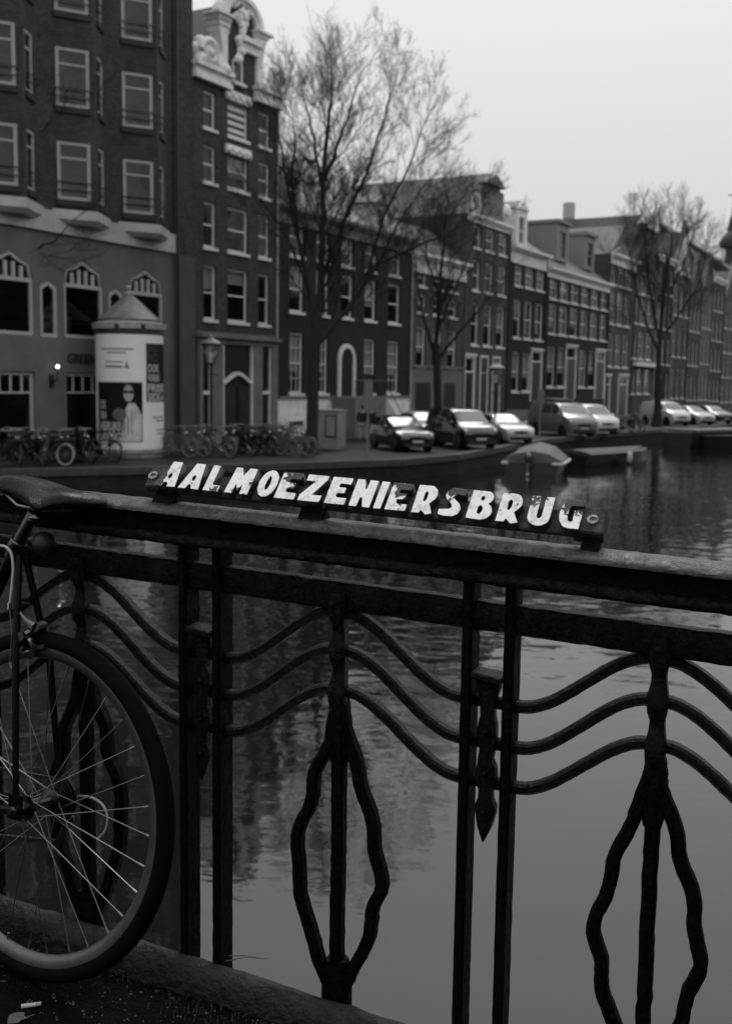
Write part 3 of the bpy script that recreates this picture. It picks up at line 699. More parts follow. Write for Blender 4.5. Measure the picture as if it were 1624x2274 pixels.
# --- neck-gabled house of three bays with deep roof
h = house('narrow_gable_house', 'three bay brick house with curved hooded gable and deep slate roof', 1030, 1123.5, q5(1000, 520), BR[3],
          grid_cols(q5, [(968, 1035), (1066, 1140), (1172, 1245)]), [q5(1000, 600)+(q5(0, 785)[1], 's', False), q5(1000, 885)+(q5(0, 1135)[1], 's', False), q5(1000, 1235)+(q5(0, 1580)[1], 's', (2,))],
          depth=22, roof=('ridge', 3.1, slate), corn_m=stone_l, corn_h=.5, doors=[(q5(925, 0)[0], q5(1010, 0)[0], q5(960, 0)[0], q5(0, 1670)[1], None)])
w, H, t0 = h['_w'], h['_h'], h['_t']
m = MB(); c = w*.5
m.prism([(w*.12, H)]+[(c-w*.38+w*.2*k/6, H+.2+2.1*(k/6)**.6) for k in range(7)]+[(c+w*.38-w*.2*k/6, H+.2+2.1*(k/6)**.6) for k in range(6, -1, -1)]+[(w*.88, H)], -.05, .4); m.build('gable', stone, h)
m = MB(); m.prism([(c-w*.22, H+2.25), (c+w*.22, H+2.25), (c+w*.17, H+2.5), (c, H+2.95), (c-w*.17, H+2.5)], -.4, .3); m.build('gable_hood', stone, h)
for s in (-1, 1): MB().blob((c+s*w*.36, -.1, H+.7), .75, (1, .35, 1), 10).build('volute', stone_l, h, True)
MB().box(c-.5, c+.5, -.08, -.052, H+.5, H+1.7).build('hoist_door', black_door, h)
X = lambda x, y=850: ft(x, y)-t0; Z = lambda x, y: fz(x, y)-QZ
for a, b in ((1048, 1112), (1150, 1215)):
    a, b = X(q5(a, 0)[0]), X(q5(b, 0)[0]); z1 = Z(*q5(1080, 1668)); put_window(h, a, b, .7, z1, 't', white_paint, .13, y=-.15); MB().box(a+.06, b-.06, -.02, -.006, .75, z1-.05).build('backing', black_door, h)
MB().box(0, w, -.045, 0, .02, .66).build('plinth', stone, h)

# --- white-corniced house with dormer and chimney
h = house('cornice_house', 'small house with broad white cornice, tall dormer and finialled chimney', 1124, 1205.5, q5(1285, 765), BR[2],
          grid_cols(q5, [(1308, 1376), (1392, 1468), (1482, 1558)]), [q5(1330, 882)+(q5(0, 1092)[1], 'g', False), q5(1330, 1205)+(q5(0, 1520)[1], 's', False), q5(1330, 1640)+(q5(0, 1960)[1], 's', True)],
          depth=11, skip={(2, 2)}, roof=('eaves', 3.6, slate_l, [(.3, 1.0, 1.2, 3.4), (6.6, 8.0, 3.6, 4.3)]), corn_m=white_paint, corn_h=1.15, corn_o=.5,
          doors=[(q5(1464, 0)[0], q5(1556, 0)[0], q5(1500, 0)[0], q5(0, 1625)[1], q5(0, 2040)[1])], base=(1.1, stone))
w, H = h['_w'], h['_h']; dormer(h, w*.28, w*.56, H+.2, H+2.9, .4, 2.2, white_paint)
MB().lathe([(.14, 0), (.08, .2), (.08, .8), (.16, .9), (.16, 1.1), (.04, 1.2)], 8, (.65, 1.5, H+3.4)).build('chimney_pot', black_door, h)
m = MB()
for i in range(6): m.box(w*.72-i*.05, w*.98+i*.05, -.5-i*.3, -.06, 0, 1.5*(1-i/6))
m.build('stoop', stone, h)

# --- six-bay dark house
h = house('six_bay_house', 'long dark brick house of six bays with two white doorcases', 1206, 1346, q6(150, 712), BR[2],
          grid_cols(q6, [(165, 236), (247, 322), (332, 402), (415, 481), (491, 557), (570, 628)]), [q6(200, 782)+(q6(0, 968)[1], 's', False), q6(200, 1010)+(q6(0, 1245)[1], 's', False), q6(200, 1348)+(q6(0, 1665)[1], 's', (0, 1, 4))],
          depth=11, skip={(2, 2), (2, 5)}, roof=('eaves', 4.2, slate_l, [(.2, 1.6, 4.4, 6.0)]), corn_m=white_paint, corn_h=.75, corn_o=.45,
          doors=[(q6(315, 0)[0], q6(398, 0)[0], q6(350, 0)[0], q6(0, 1345)[1], q6(0, 1760)[1]), (q6(548, 0)[0], q6(625, 0)[0], q6(590, 0)[0], q6(0, 1380)[1], q6(0, 1760)[1])], base=(1.3, BR[2]))
w, H = h['_w'], h['_h']
dormer(h, w*.28, w*.45, H+1.0, H+4.0, .9, 3, mat('grey dormer', .2, .6), False); dormer(h, w*.72, w*.88, H+1.0, H+3.9, .9, 3, mat('grey dormer', .2, .6), False)
MB().box(-1.5, w*.5, 6.2, 7, H+1.0, H+4.9).build('attic', BR[2], h)

house('side_roof_house', 'long dark slate roof rising behind the six bay house', 1206, 1346, (1206, 575), BR[2], [], [], depth=3).location = FP(ft(1216), -12.5)
bpy.data.objects['side_roof_house'].scale = (1, 1, 1)
hh = bpy.data.objects['side_roof_house']; w, H = hh['_w'], hh['_h']
MB().add([(0, -.4, H), (w, -.4, H), (w, 6, H+4.2), (0, 6, H+4.2), (0, 9, H), (w, 9, H)], [(0, 1, 2, 3), (3, 2, 5, 4), (0, 3, 4), (1, 5, 2)]).build('roof', mat('dark slate', .03, .6, var=.3, nscale=3), hh)

# --- bell-gabled house and its neighbours towards the bend of the canal
h = house('bell_gable_house', 'three bay brick house with swept white pediment beside six bay house', 1346.5, 1402, q6(640, 600), BR[3],
          grid_cols(q6, [(642, 688), (698, 748), (758, 806)]), [q6(660, 628)+(q6(0, 848)[1], 's', False), q6(660, 898)+(q6(0, 1165)[1], 's', False), q6(660, 1242)+(q6(0, 1505)[1], 's', False)], depth=14,
          corn_m=white_paint, corn_h=.9, corn_o=.5, roof=('ridge', 3.0, slate), doors=[(q6(735, 0)[0], q6(810, 0)[0], q6(770, 0)[0], q6(0, 1575)[1], None), (q6(628, 0)[0], q6(672, 0)[0], q6(650, 0)[0], q6(0, 1575)[1], None)])
w, H = h['_w'], h['_h']; MB().prism([(w*k/10, H+.03+1.0*math.sin(math.pi*k/10)**.8) for k in range(11)], -.3, .3).build('pediment', stone, h)
h = house('white_shop_house', 'tall brick house over a white framed shopfront behind the far tree', 1402.5, 1451, q6(850, 700), BR[3],
          grid_cols(q6, [(828, 868), (880, 925), (938, 985)]), [q6(850, 735)+(q6(0, 915)[1], 's', False), q6(850, 960)+(q6(0, 1160)[1], 's', False), q6(850, 1225)+(q6(0, 1440)[1], 's', False), q6(850, 1520)+(q6(0, 1720)[1], 's', True)], depth=14, roof=('ridge', 5.4, slate))
w, H, t0 = h['_w'], h['_h'], h['_t']; m = MB(); m.box(-.02, w+.02, -.5, 0, fz(*q6(850, 1500))-QZ, fz(*q6(850, 1468))-QZ); m.build('fascia', white_paint, h)
m = MB(); m.prism([(w*.1, H), (w*.9, H), (w*.72, H+4.0), (w*.5, H+5.6), (w*.28, H+4.0)], -.05, .4); m.build('gable', BR[3], h)
m = MB(); m.prism([(w*.25, H+3.8), (w*.75, H+3.8), (w*.82, H+4.2), (w*.5, H+6.0), (w*.18, H+4.2)], -.4, .5); m.build('gable_hood', stone_l, h)
far = [('dark_brick_house', 'very dark brick house behind the trunk of the far tree', 1451.5, 1487, 560, BR[2], 3, 'eaves', 3.5, False),
       ('pointed_gable_house', 'house with tall pale pointed gable beyond the far tree', 1487.5, 1523, 600, BR[3], 3, 'ridge', 4.8, True),
       ('bracket_gable_house', 'house with small white bracketed gable right of the far tree', 1523.5, 1550, 650, BR[3], 3, 'ridge', 3.8, True),
       ('pale_corner_house', 'pale stone fronted house with pointed white gable near the bend', 1550.5, 1574, 640, mat('weathered stone front', .09, .8, var=.3), 3, 'ridge', 3.6, True),
       ('steep_roof_house', 'dark house under a steep slate roof near the bend', 1574.5, 1600, 610, BR[0], 3, 'eaves', 7.0, False),
       ('end_house', 'last grey house visible at the right edge of the row', 1600.5, 1632, 660, mat('grey render', .07, .8, var=.3), 3, 'ridge', 4.0, True),
       ('far_house', 'distant house closing the row beyond the bend', 1632.5, 1670, 610, BR[3], 4, 'eaves', 5.0, False),
       ('far_house', 'distant gabled house standing past the closing house of the row', 1670.5, 1705, 690, BR[0], 3, 'ridge', 4.0, True), ('far_house', 'farthest dark house at the very end of the quay', 1705.5, 1745, 680, BR[2], 4, 'eaves', 4.0, False)]
for nm, lb, xa, xb, yc, wm, nc, rk, rh, gb in far:
    n_ = {'dark_brick_house': 4, 'pointed_gable_house': 3, 'bracket_gable_house': 3, 'pale_corner_house': 3}.get(nm, 4)
    wd = xb-xa; cols = [(xa+wd*(i+.2)/nc, xa+wd*(i+.78)/nc) for i in range(nc)]
    y0, y1 = yc+22, 905; rows = [(xa, y0+(y1-y0)*i/n_+6, y0+(y1-y0)*(i+.78)/n_, 's', i == 3) for i in range(n_)]
    h = house(nm, lb, xa, xb, (xa, yc), wm, cols, rows, depth=14, roof=(rk, rh, MATS['dark slate']), corn_m=None if gb else stone_l, jm=white_paint)
    if gb:
        w, H = h['_w'], h['_h']
        MB().prism([(0, H), (w, H), (w*.5, H+rh+.6)], -.03, .3).build('gable', stone_l if 'pointed' in nm else BR[3], h)
        for s in (0, 1):
            p = [(s*w, H), (s*w, H+.5), (w*.5, H+rh+1.2), (w*.5, H+rh+.6)]; MB().prism(p, -.15, .3).build('bargeboard', stone, h)
# canal bends: a last block closes the view
# church turret with onion cap far right
p = ony(1622, 560, 190); tr = thing('church_turret', 'slender onion capped church turret above the last roofs', 'turret', (p.x, p.y, QZ))
zz = p.z-QZ
MB().lathe([(2.4, 0), (2.4, zz-3)], 8).build('shaft', stone, tr)
MB().lathe([(2.8, zz-3), (2.8, zz-2.5), (1.0, zz-2.2), (1.0, zz+.6), (2.0, zz+.9), (2.2, zz+1.6), (1.7, zz+2.6), (.8, zz+3.6), (.9, zz+4.0), (.3, zz+6.5), (.05, zz+11)], 10).build('onion_cap', slate, tr, True)
MB().box(-1, 1, -.05, .05, zz+9.6, zz+9.8).build('cross_arm', black_door, tr)
# antennas on the roofs
def antenna(x, yb, yt, o, label, lattice):
    t, z0 = fac(x, yb, o); _, z1 = fac(x, yt, o); P = FP(t, o, z0); a = thing('roof_antenna', label, 'antenna', P, 0)
    h_ = z1-z0
    if lattice:
        m = MB()
        for s in (-1, 1): m.tube([(s*.3, 0, -1.5), (s*.3, 0, h_*.8)], .06, 5)
        for i in range(6): m.tube([(-.3, 0, h_*i/8), (.3, 0, h_*(i+1)/8)], .035, 4)
        m.build('mast', alu, a); MB().box(-.5, .0, -.2, .2, h_*.55, h_).build('antenna_panel', white_paint, a); MB().box(.12, .62, -.2, .2, h_*.72, h_*1.02).build('antenna_panel', white_paint, a)
    else:
        MB().tube([(0, 0, -2), (0, 0, h_*.4)], .16, 8).build('mast', alu, a)
        MB().lathe([(.3, h_*.1), (.62, h_*.3), (.62, h_)], 12).build('radome', mat('grey radome', .4, .5), a)
antenna(1261, 500, 450, -8, 'drum shaped grey antenna on the dark slate roof', False)
antenna(1402, 480, 427, -8, 'lattice antenna mast with panels behind the bell gable', True)
# opposite bank of the canal, outside the picture: its mass closes the street space and is mirrored in panes
mb = MB(); rgo = random.Random(31); t_ = -75.0
mb.box(-80, 200, 0, 40, -2, .75)
while t_ < 190:
    w_ = rgo.uniform(6, 13); hh_ = rgo.uniform(11, 15.5); mb.box(t_, t_+w_-.02, 9+rgo.uniform(0, .3), 20, .75, hh_)
    mb.prism([(t_, hh_), (t_+w_-.02, hh_), (t_+w_*.5, hh_+rgo.uniform(2, 4))], 9.1, 19); t_ += w_
o = mb.build('opposite_bank', BR[0]); ob_ = FP(0, 40.5, 0); o.location = (ob_.x, ob_.y, 0); o.rotation_euler = (0, 0, FROT); o.scale = (1, -1, 1); tag(o, 'brick house row on the opposite canal bank', kind='structure')

# ------------------------------------------------------------------ bridge: deck, kerb, railing
RA = R_(22); RTN = Vector((math.cos(RA), -math.sin(RA), 0)); RNN = Vector((-math.sin(RA), -math.cos(RA), 0))
RP0 = ony(480, 1300, 2.0); SK = math.tan(R_(-2.3)); ZD = 2.49
def rl(s, o, z): return Vector((s, -o, z-ZD+SK*s))
def RP(s, o, z): return Vector((RP0.x, RP0.y, 0)) + RTN*s + RNN*o + Vector((0, 0, z+SK*s))
RROOT = Vector((RP0.x, RP0.y, ZD))
S0, S1 = -2.45, 2.92
def strip(prof, s0, s1, n, jit=0.0, rr=None, tilt=0.0):
    rr = rr or RND; m = MB(); rings = []
    for i in range(n+1):
        s = s0+(s1-s0)*i/n; rings.append([rl(s, o+(rr.gauss(0, jit) if jit else 0), z+tilt*(max(-1.5, min(1.2, s))+.25)+(rr.gauss(0, jit) if jit else 0)) for o, z in prof])
    return m.loft(rings)
deckm = MB(); ss = [-9, -4, -2, 0, 2, 4, 9]; zd = lambda s: 2.452-ZD+SK*max(-4, min(4, s))*(1 if abs(s) < 5 else 1)
deckm.loft([[(s, -.06, zd(s)), (s, -.06, zd(s)-.5), (s, -16, zd(s)-.5), (s, -16, zd(s)+.03)] for s in ss])
dk = deckm.build('bridge_deck', asphalt); dk.location = RROOT; dk.rotation_euler = (0, 0, -RA); tag(dk, 'dark wet asphalt of the bridge deck', kind='structure')
kp = [(-.012, 2.2), (-.012, 2.478), (-.007, 2.496), (.006, 2.508), (.022, 2.511), (.038, 2.504), (.049, 2.489), (.054, 2.466), (.054, 2.2)]
kb = strip(kp, -6, 6, 400, .0012, tilt=-.026).build('kerb', mat('worn kerb stone', .003, .65, v2=.018, spec=.3, nscale=14, thr=(.35, .68), bump=.7, bscale=60), None, True)
kb.location = RROOT; kb.rotation_euler = (0, 0, -RA); tag(kb, 'worn rounded stone kerb under the railing', kind='structure')
rail = thing('bridge_railing', 'black wrought iron bridge railing with leaf shaped ornaments', 'railing', RROOT, -RA)
oc = -.027
hp = [(oc+.046, 3.391), (oc+.0455, 3.396), (oc+.041, 3.401), (oc+.022, 3.4085), (oc, 3.411), (oc-.022, 3.4085), (oc-.041, 3.401), (oc-.0455, 3.396), (oc-.046, 3.391)]
strip(hp+[(oc-.03, 3.387), (oc+.034, 3.3865)], S0, S1, 420, .0004).build('handrail', iron_top, rail, True)
strip([(oc+.0335, 3.3862), (oc+.0315, 3.351), (oc-.0315, 3.351), (oc-.029, 3.3862)], S0, S1, 60, .0003).build('handrail_fascia', iron, rail, True)
fp_ = [(oc+.032, 3.355), (oc+.038, 3.353), (oc+.042, 3.348), (oc+.042, 3.339), (oc+.037, 3.333), (oc-.037, 3.333), (oc-.042, 3.345), (oc-.032, 3.355)]
strip(fp_, S0, S1, 420, .0007).build('handrail_flange', iron_wet, rail, True)
mp_ = [(-.012, 3.293), (-.016, 3.297), (-.044, 3.297), (-.047, 3.293), (-.047, 3.249), (-.043, 3.246), (-.015, 3.246), (-.012, 3.25)]
strip(mp_, S0, S1, 300, .0005).build('middle_rail', iron_wet, rail, True)
MOD = .5743
YR = (0, 1, 0)
def jitter_bar(pts, w, d, jit, rr):
    m = MB(); n = len(pts); m.rbar([Vector(p)+Vector((rr.gauss(0, jit), rr.gauss(0, jit), 0)) for p in pts], [w*(1+rr.gauss(0, .013)) for _ in range(n)], [d*(1+rr.gauss(0, .01)) for _ in range(n)], YR); return m
rr = random.Random(21)
def smooth(t): return t*t*(3-2*t)
for j in range(-4, 6):
    pc = -.040+MOD*j
    for ps in (-.0375, .0375):
        jitter_bar([rl(pc+ps, -.0275, 2.36+(3.336-2.36)*i/60) for i in range(61)], .0195, .055, .0002, rr).build('post', iron, rail, True)
    if j == 5: continue
    # twisted leaf drop between the posts
    orn = MB(); zt = 3.173
    orn.rbar([rl(pc-.026, -.018, zt-.004), rl(pc, -.018, zt-.006), rl(pc+.026, -.018, zt-.008)], .012, .05, YR)
    ws = [(.0, .021), (.02, .019), (.045, .013), (.07, .0115), (.083, .0165), (.105, .0185), (.13, .0135), (.148, .0115), (.162, .017), (.182, .019), (.207, .0135), (.222, .0115), (.234, .0175), (.25, .0185), (.272, .012), (.3, .001)]
    L_ = []; Rr_ = []
    for dz, hw in ws:
        L_.append((-hw+rr.gauss(0, .0012), zt-.008-dz)); Rr_.append((hw+rr.gauss(0, .0012), zt-.008-dz))
    for i in range(len(ws)-1):
        a, b, c, d = L_[i], Rr_[i], Rr_[i+1], L_[i+1]
        yb_ = .004 if i % 4 else -.004
        f0, f1 = .004, .004
        vs_ = [rl(pc+a[0], -.012, a[1]), rl(pc, f0-.012, a[1]), rl(pc+b[0], -.012, b[1]), rl(pc+d[0], -.012, d[1]), rl(pc, f1-.012, d[1]), rl(pc+c[0], -.012, c[1])]
        bk = [rl(pc+a[0], -.03, a[1]), rl(pc+b[0], -.03, b[1]), rl(pc+d[0], -.03, d[1]), rl(pc+c[0], -.03, c[1])]
        orn.add(vs_+bk, [(0, 1, 4, 3), (1, 2, 5, 4), (0, 3, 8, 6), (2, 7, 9, 5), (6, 8, 9, 7)])
    od = orn.build('leaf_drop', iron_wet, rail)
    for dz in (.016, .097, .174, .244): MB().blob(tuple(rl(pc, -.006, zt-.008-dz)), .0055, n=8).build('rivet', iron_wet, od, True)
    # bar stubs in the gap
    for z0 in (3.117, 3.0425, 2.970): MB().rbar([rl(pc-.03, -.03, z0), rl(pc+.03, -.03, z0)], .019, .024, YR).build('bar_stub', iron, rail)
    # motif to the right of this pair
    mc = pc+MOD/2
    for sd in (-1, 1):
        e0 = mc+sd*(MOD/2-.0375-.004); e1 = mc+sd*.006
        for z0, z1 in ((3.117, 3.238), (3.0425, 3.1675), (2.970, 3.092)):
            pts = []
            for i in range(37):
                t_ = i/36; zz = z0+(z1-z0)*smooth(min(1, max(0, (t_-.05)/.93))); pts.append(rl(e0+(e1-e0)*t_, -.03, zz))
            jitter_bar(pts, .0195, .025, .0003, rr).build('scroll_bar', iron_wet, rail, True)
    # central clasp
    cl = [(3.279, .033, -.003), (3.27, .034, -.002), (3.245, .033, -.003), (3.23, .031, -.004), (3.215, .024, -.012), (3.20, .025, -.014), (3.182, .033, -.006), (3.165, .034, -.004), (3.15, .032, -.008), (3.135, .024, -.016), (3.12, .026, -.014), (3.10, .033, -.006), (3.085, .034, -.004), (3.065, .032, -.008), (3.045, .03, -.014), (3.02, .03, -.018)]
    m = MB(); m.rbar([rl(mc, o-.012, z) for z, w_, o in cl], [w_ for z, w_, o in cl], [.03]*len(cl), YR); c_ = m.build('clasp', iron_wet, rail, True)
    MB().blob(tuple(rl(mc, .013, 3.262)), .0085, (1, .8, 1), 10).build('bolt', iron_wet, c_, True)
    jitter_bar([rl(mc, -.03, 2.36+(3.10-2.36)*i/50) for i in range(51)], .0245, .03, .0005, rr).build('centre_bar', iron, rail, True)
    lp = [(-.003, 3.075), (-.009, 3.04), (-.019, 2.995), (-.044, 2.93), (-.0575, 2.875), (-.0765, 2.809), (-.0865, 2.739), (-.077, 2.683), (-.064, 2.622), (-.036, 2.548), (-.012, 2.497)]
    for sd in (-1, 1):
        pts = []; n_ = 70; ph = rr.uniform(0, 6)
        for i in range(n_+1):
            t_ = i/n_*(len(lp)-1); a = min(int(t_), len(lp)-2); f_ = t_-a
            p0, p1, p2, p3 = lp[max(a-1, 0)], lp[a], lp[a+1], lp[min(a+2, len(lp)-1)]
            cr = [.5*((2*p1[q])+(-p0[q]+p2[q])*f_+(2*p0[q]-5*p1[q]+4*p2[q]-p3[q])*f_**2+(-p0[q]+3*p1[q]-3*p2[q]+p3[q])*f_**3) for q in (0, 1)]
            env = math.sin(math.pi*min(1, max(0, i/n_)))
            pts.append(rl(mc-sd*cr[0]+.0048*env*math.sin(i*.45+ph), -.03, cr[1]))
        jitter_bar(pts, .0235, .028, .0005, rr).build('leaf_bar', iron, rail, True)
    m = MB(); m.rbar([rl(mc, -.03, 2.36), rl(mc, -.03, 2.505), rl(mc, -.03, 2.53), rl(mc, -.03, 2.56)], [.058, .056, .06, .04], .034, YR); m.build('leaf_foot', iron, rail, True)
    m = MB(); m.rbar([rl(mc, -.03, 3.07), rl(mc, -.03, 3.03), rl(mc, -.03, 2.985), rl(mc, -.03, 2.95)], [.026, .038, .046, .03], .026, YR); m.build('leaf_collar', iron, rail, True)

# ------------------------------------------------------------------ name sign on the handrail
def letter_paint():
    m = bpy.data.materials.new('flaking white letter paint'); m.use_nodes = True; n = m.node_tree; b = n.nodes['Principled BSDF']; L = n.links.new
    tc = n.nodes.new('ShaderNodeTexCoord'); sp = n.nodes.new('ShaderNodeSeparateXYZ'); L(tc.outputs['Object'], sp.inputs[0])
    oi = n.nodes.new('ShaderNodeObjectInfo')
    ad = n.nodes.new('ShaderNodeVectorMath'); ad.operation = 'ADD'
    cb = n.nodes.new('ShaderNodeCombineXYZ'); sc_ = n.nodes.new('ShaderNodeMath'); sc_.operation = 'MULTIPLY'; sc_.inputs[1].default_value = 7.0
    L(oi.outputs['Random'], sc_.inputs[0]); L(sc_.outputs[0], cb.inputs[0]); L(sc_.outputs[0], cb.inputs[2]); L(tc.outputs['Object'], ad.inputs[0]); L(cb.outputs[0], ad.inputs[1])
    no = n.nodes.new('ShaderNodeTexNoise'); no.inputs['Scale'].default_value = 46; no.inputs['Detail'].default_value = 7; no.inputs['Roughness'].default_value = .62; no.inputs['Distortion'].default_value = .5
    L(ad.outputs[0], no.inputs['Vector'])
    acc = no.outputs[0]
    for prop, src in (('wear_x', sp.outputs[0]), ('wear_z', sp.outputs[2]), ('wear_b', None)):
        at = n.nodes.new('ShaderNodeAttribute'); at.attribute_type = 'OBJECT'; at.attribute_name = prop
        if src is not None:
            sc2 = n.nodes.new('ShaderNodeMath'); sc2.operation = 'MULTIPLY'; sc2.inputs[1].default_value = 1/.06; L(src, sc2.inputs[0])
            mu = n.nodes.new('ShaderNodeMath'); mu.operation = 'MULTIPLY'; L(sc2.outputs[0], mu.inputs[0]); L(at.outputs['Fac'], mu.inputs[1]); v = mu.outputs[0]
        else: v = at.outputs['Fac']
        s = n.nodes.new('ShaderNodeMath'); s.operation = 'ADD'; L(acc, s.inputs[0]); L(v, s.inputs[1]); acc = s.outputs[0]
    gt = n.nodes.new('ShaderNodeMapRange'); gt.inputs[1].default_value = .628; gt.inputs[2].default_value = .638; L(acc, gt.inputs[0])
    sn = n.nodes.new('ShaderNodeSeparateXYZ'); L(tc.outputs['Normal'], sn.inputs[0])
    fr = n.nodes.new('ShaderNodeMapRange'); fr.inputs[1].default_value = -.8; fr.inputs[2].default_value = -.55; L(sn.outputs[1], fr.inputs[0])   # only the faces were painted white
    mx = n.nodes.new('ShaderNodeMath'); mx.operation = 'MAXIMUM'; L(gt.outputs[0], mx.inputs[0]); L(fr.outputs[0], mx.inputs[1])
    n2 = n.nodes.new('ShaderNodeTexNoise'); n2.inputs['Scale'].default_value = 220; n2.inputs['Detail'].default_value = 5; L(ad.outputs[0], n2.inputs['Vector'])
    cr = n.nodes.new('ShaderNodeValToRGB'); cr.color_ramp.elements[0].color = (.014,)*3+(1,); cr.color_ramp.elements[1].color = (.07,)*3+(1,); cr.color_ramp.elements[0].position = .4; cr.color_ramp.elements[1].position = .75; L(n2.outputs[0], cr.inputs[0])
    cw = n.nodes.new('ShaderNodeValToRGB'); cw.color_ramp.elements[0].color = (.42,)*3+(1,); cw.color_ramp.elements[1].color = (.86,)*3+(1,); cw.color_ramp.elements[0].position = .3; cw.color_ramp.elements[1].position = .52; n3 = n.nodes.new('ShaderNodeTexNoise'); n3.inputs['Scale'].default_value = 75; n3.inputs['Detail'].default_value = 8; n3.inputs['Roughness'].default_value = .7; L(ad.outputs[0], n3.inputs['Vector']); L(n3.outputs[0], cw.inputs[0])
    mc_ = n.nodes.new('ShaderNodeMix'); mc_.data_type = 'RGBA'; L(mx.outputs[0], mc_.inputs[0]); L(cw.outputs[0], mc_.inputs[6]); L(cr.outputs[0], mc_.inputs[7]); L(mc_.outputs[2], b.inputs['Base Color'])
    rm = n.nodes.new('ShaderNodeMapRange'); rm.inputs[3].default_value = .5; rm.inputs[4].default_value = .45; L(mx.outputs[0], rm.inputs[0]); L(rm.outputs[0], b.inputs['Roughness'])
    iv = n.nodes.new('ShaderNodeMath'); iv.operation = 'SUBTRACT'; iv.inputs[0].default_value = 1; L(mx.outputs[0], iv.inputs[1])
    b1 = n.nodes.new('ShaderNodeBump'); b1.inputs['Strength'].default_value = .8; b1.inputs['Distance'].default_value = .0008; L(iv.outputs[0], b1.inputs['Height'])
    b2 = n.nodes.new('ShaderNodeBump'); b2.inputs['Strength'].default_value = .35; b2.inputs['Distance'].default_value = .0008; L(n2.outputs[0], b2.inputs['Height']); L(b1.outputs[0], b2.inputs['Normal']); L(b2.outputs[0], b.inputs['Normal'])
    return m
def arc(cx, cy, rx, ry, a0, a1, n=10): return [(cx+rx*math.cos(R_(a0+(a1-a0)*i/n)), cy+ry*math.sin(R_(a0+(a1-a0)*i/n))) for i in range(n+1)]
GL = {
 'A': [[(0, 0), (.4, 1), (.82, 1), (1, 0), (.64, 0), (.62, .1), (.56, .17), (.46, .17), (.39, .1), (.36, 0)], arc(.57, .42, .1, .13, 0, 350, 10)],
 'L': [[(0, 0), (0, 1), (.46, 1), (.46, .3), (.56, .22), (1, .22), (1, 0)]],
 'M': [[(0, 0), (.08, 1), (.34, 1), (.5, .66), (.7, 1), (1, 1), (1, 0), (.68, 0), (.66, .42), (.5, .16), (.33, .42), (.3, 0)]],
 'O': [arc(.5, .5, .5, .52, 0, 350, 22), arc(.5, .52, .13, .3, 0, 350, 12)],
 'E': [[(0, 0), (0, 1), (.98, 1), (.98, .78), (.5, .78), (.42, .72), (.44, .62), (.8, .62), (.8, .42), (.44, .42), (.4, .32), (.5, .23), (1, .23), (1, 0)]],
 'Z': [[(0, 0), (0, .2), (.52, .78), (.06, .78), (.06, 1), (1, 1), (1, .84), (.5, .23), (1, .23), (1, 0)]],
 'N': [[(0, 0), (0, 1), (.33, 1), (.48, .66), (.6, .66), (.63, 1), (1, 1), (1, 0), (.66, 0), (.5, .34), (.38, .34), (.36, 0)]],
 'I': [[(0, 0), (0, 1), (1, 1), (1, 0)]],
 'R': [[(0, 0), (0, 1), (.55, 1)]+arc(.62, .7, .38, .3, 80, -50, 9)+[(.72, .36), (1, .02), (.7, -.04), (.42, .14), (.36, 0)], [(.36, .44), (.36, .72), (.42, .8), (.5, .8), (.57, .72), (.57, .52), (.5, .4)]],
 'S': [[(0, .02), (0, .2), (.45, .22), (.58, .3), (.5, .42), (.2, .6), (.12, .75), (.18, .9), (.36, 1), (1, 1), (1, .79), (.6, .79), (.5, .72), (.56, .62), (.85, .44), (.96, .28), (.9, .1), (.7, 0), (.3, -.02)]],
 'B': [[(0, 0), (0, 1), (.6, 1)]+arc(.62, .78, .34, .22, 80, -60, 7)+arc(.62, .28, .4, .3, 60, -85, 8)+[(.5, -.02)], arc(.5, .74, .11, .1, 0, 350, 10), [(.38, .2), (.38, .42), (.45, .5), (.55, .48), (.64, .36), (.62, .24), (.52, .16)]],
 'U': [[(0, 1), (0, .32)]+arc(.5, .3, .5, .32, 180, 360, 12)+[(1, 1), (.64, 1), (.64, .36)]+arc(.5, .34, .14, .12, 0, -180, 6)+[(.36, 1)]],
 'G': [[(1, 1), (.5, 1)]+arc(.5, .5, .5, .5, 100, 250, 14)+[(.55, 0), (1, 0), (1, .62), (.66, .62), (.66, .25), (.56, .2), (.42, .26), (.36, .4), (.36, .62), (.42, .76), (.56, .8), (1, .8)]],
}
TAU = R_(43)
sx = Vector((RTN.x, RTN.y, SK)).normalized(); zp = (Vector((0, 0, 1))-sx*SK/math.sqrt(1+SK*SK)).normalized(); awy = zp.cross(sx).normalized()
sup = zp*math.cos(TAU)+awy*math.sin(TAU); sback = sup.cross(sx).normalized()
so = RP(-.167, -.02, 3.431)
sign = thing('bridge_name_sign', 'cast iron name sign with flaking white letters on the handrail', 'sign', M=Matrix(((sx.x, sback.x, sup.x, so.x), (sx.y, sback.y, sup.y, so.y), (sx.z, sback.z, sup.z, so.z), (0, 0, 0, 1))))
plate_m = iron_material('sign plate paint', .02, .075, .5, 60, 240, .7)
PL = .884
def bevel_box(x0, x1, y0, y1, z0, z1, b):
    bm = bmesh.new(); bmesh.ops.create_cube(bm, size=1)
    for v in bm.verts: v.co = Vector(((x0+x1)/2+v.co.x*(x1-x0), (y0+y1)/2+v.co.y*(y1-y0), (z0+z1)/2+v.co.z*(z1-z0)))
    bmesh.ops.bevel(bm, geom=list(bm.edges), offset=b, segments=2, affect='EDGES'); me = bpy.data.meshes.new('m'); bm.to_mesh(me); bm.free(); return me
def bbox_part(name, m, parent, *a):
    me = bevel_box(*a); me.materials.append(m); return link(name, me, parent)
bbox_part('backing_plate', plate_m, sign, .0, PL, 0, .010, 0, .048, .0015)
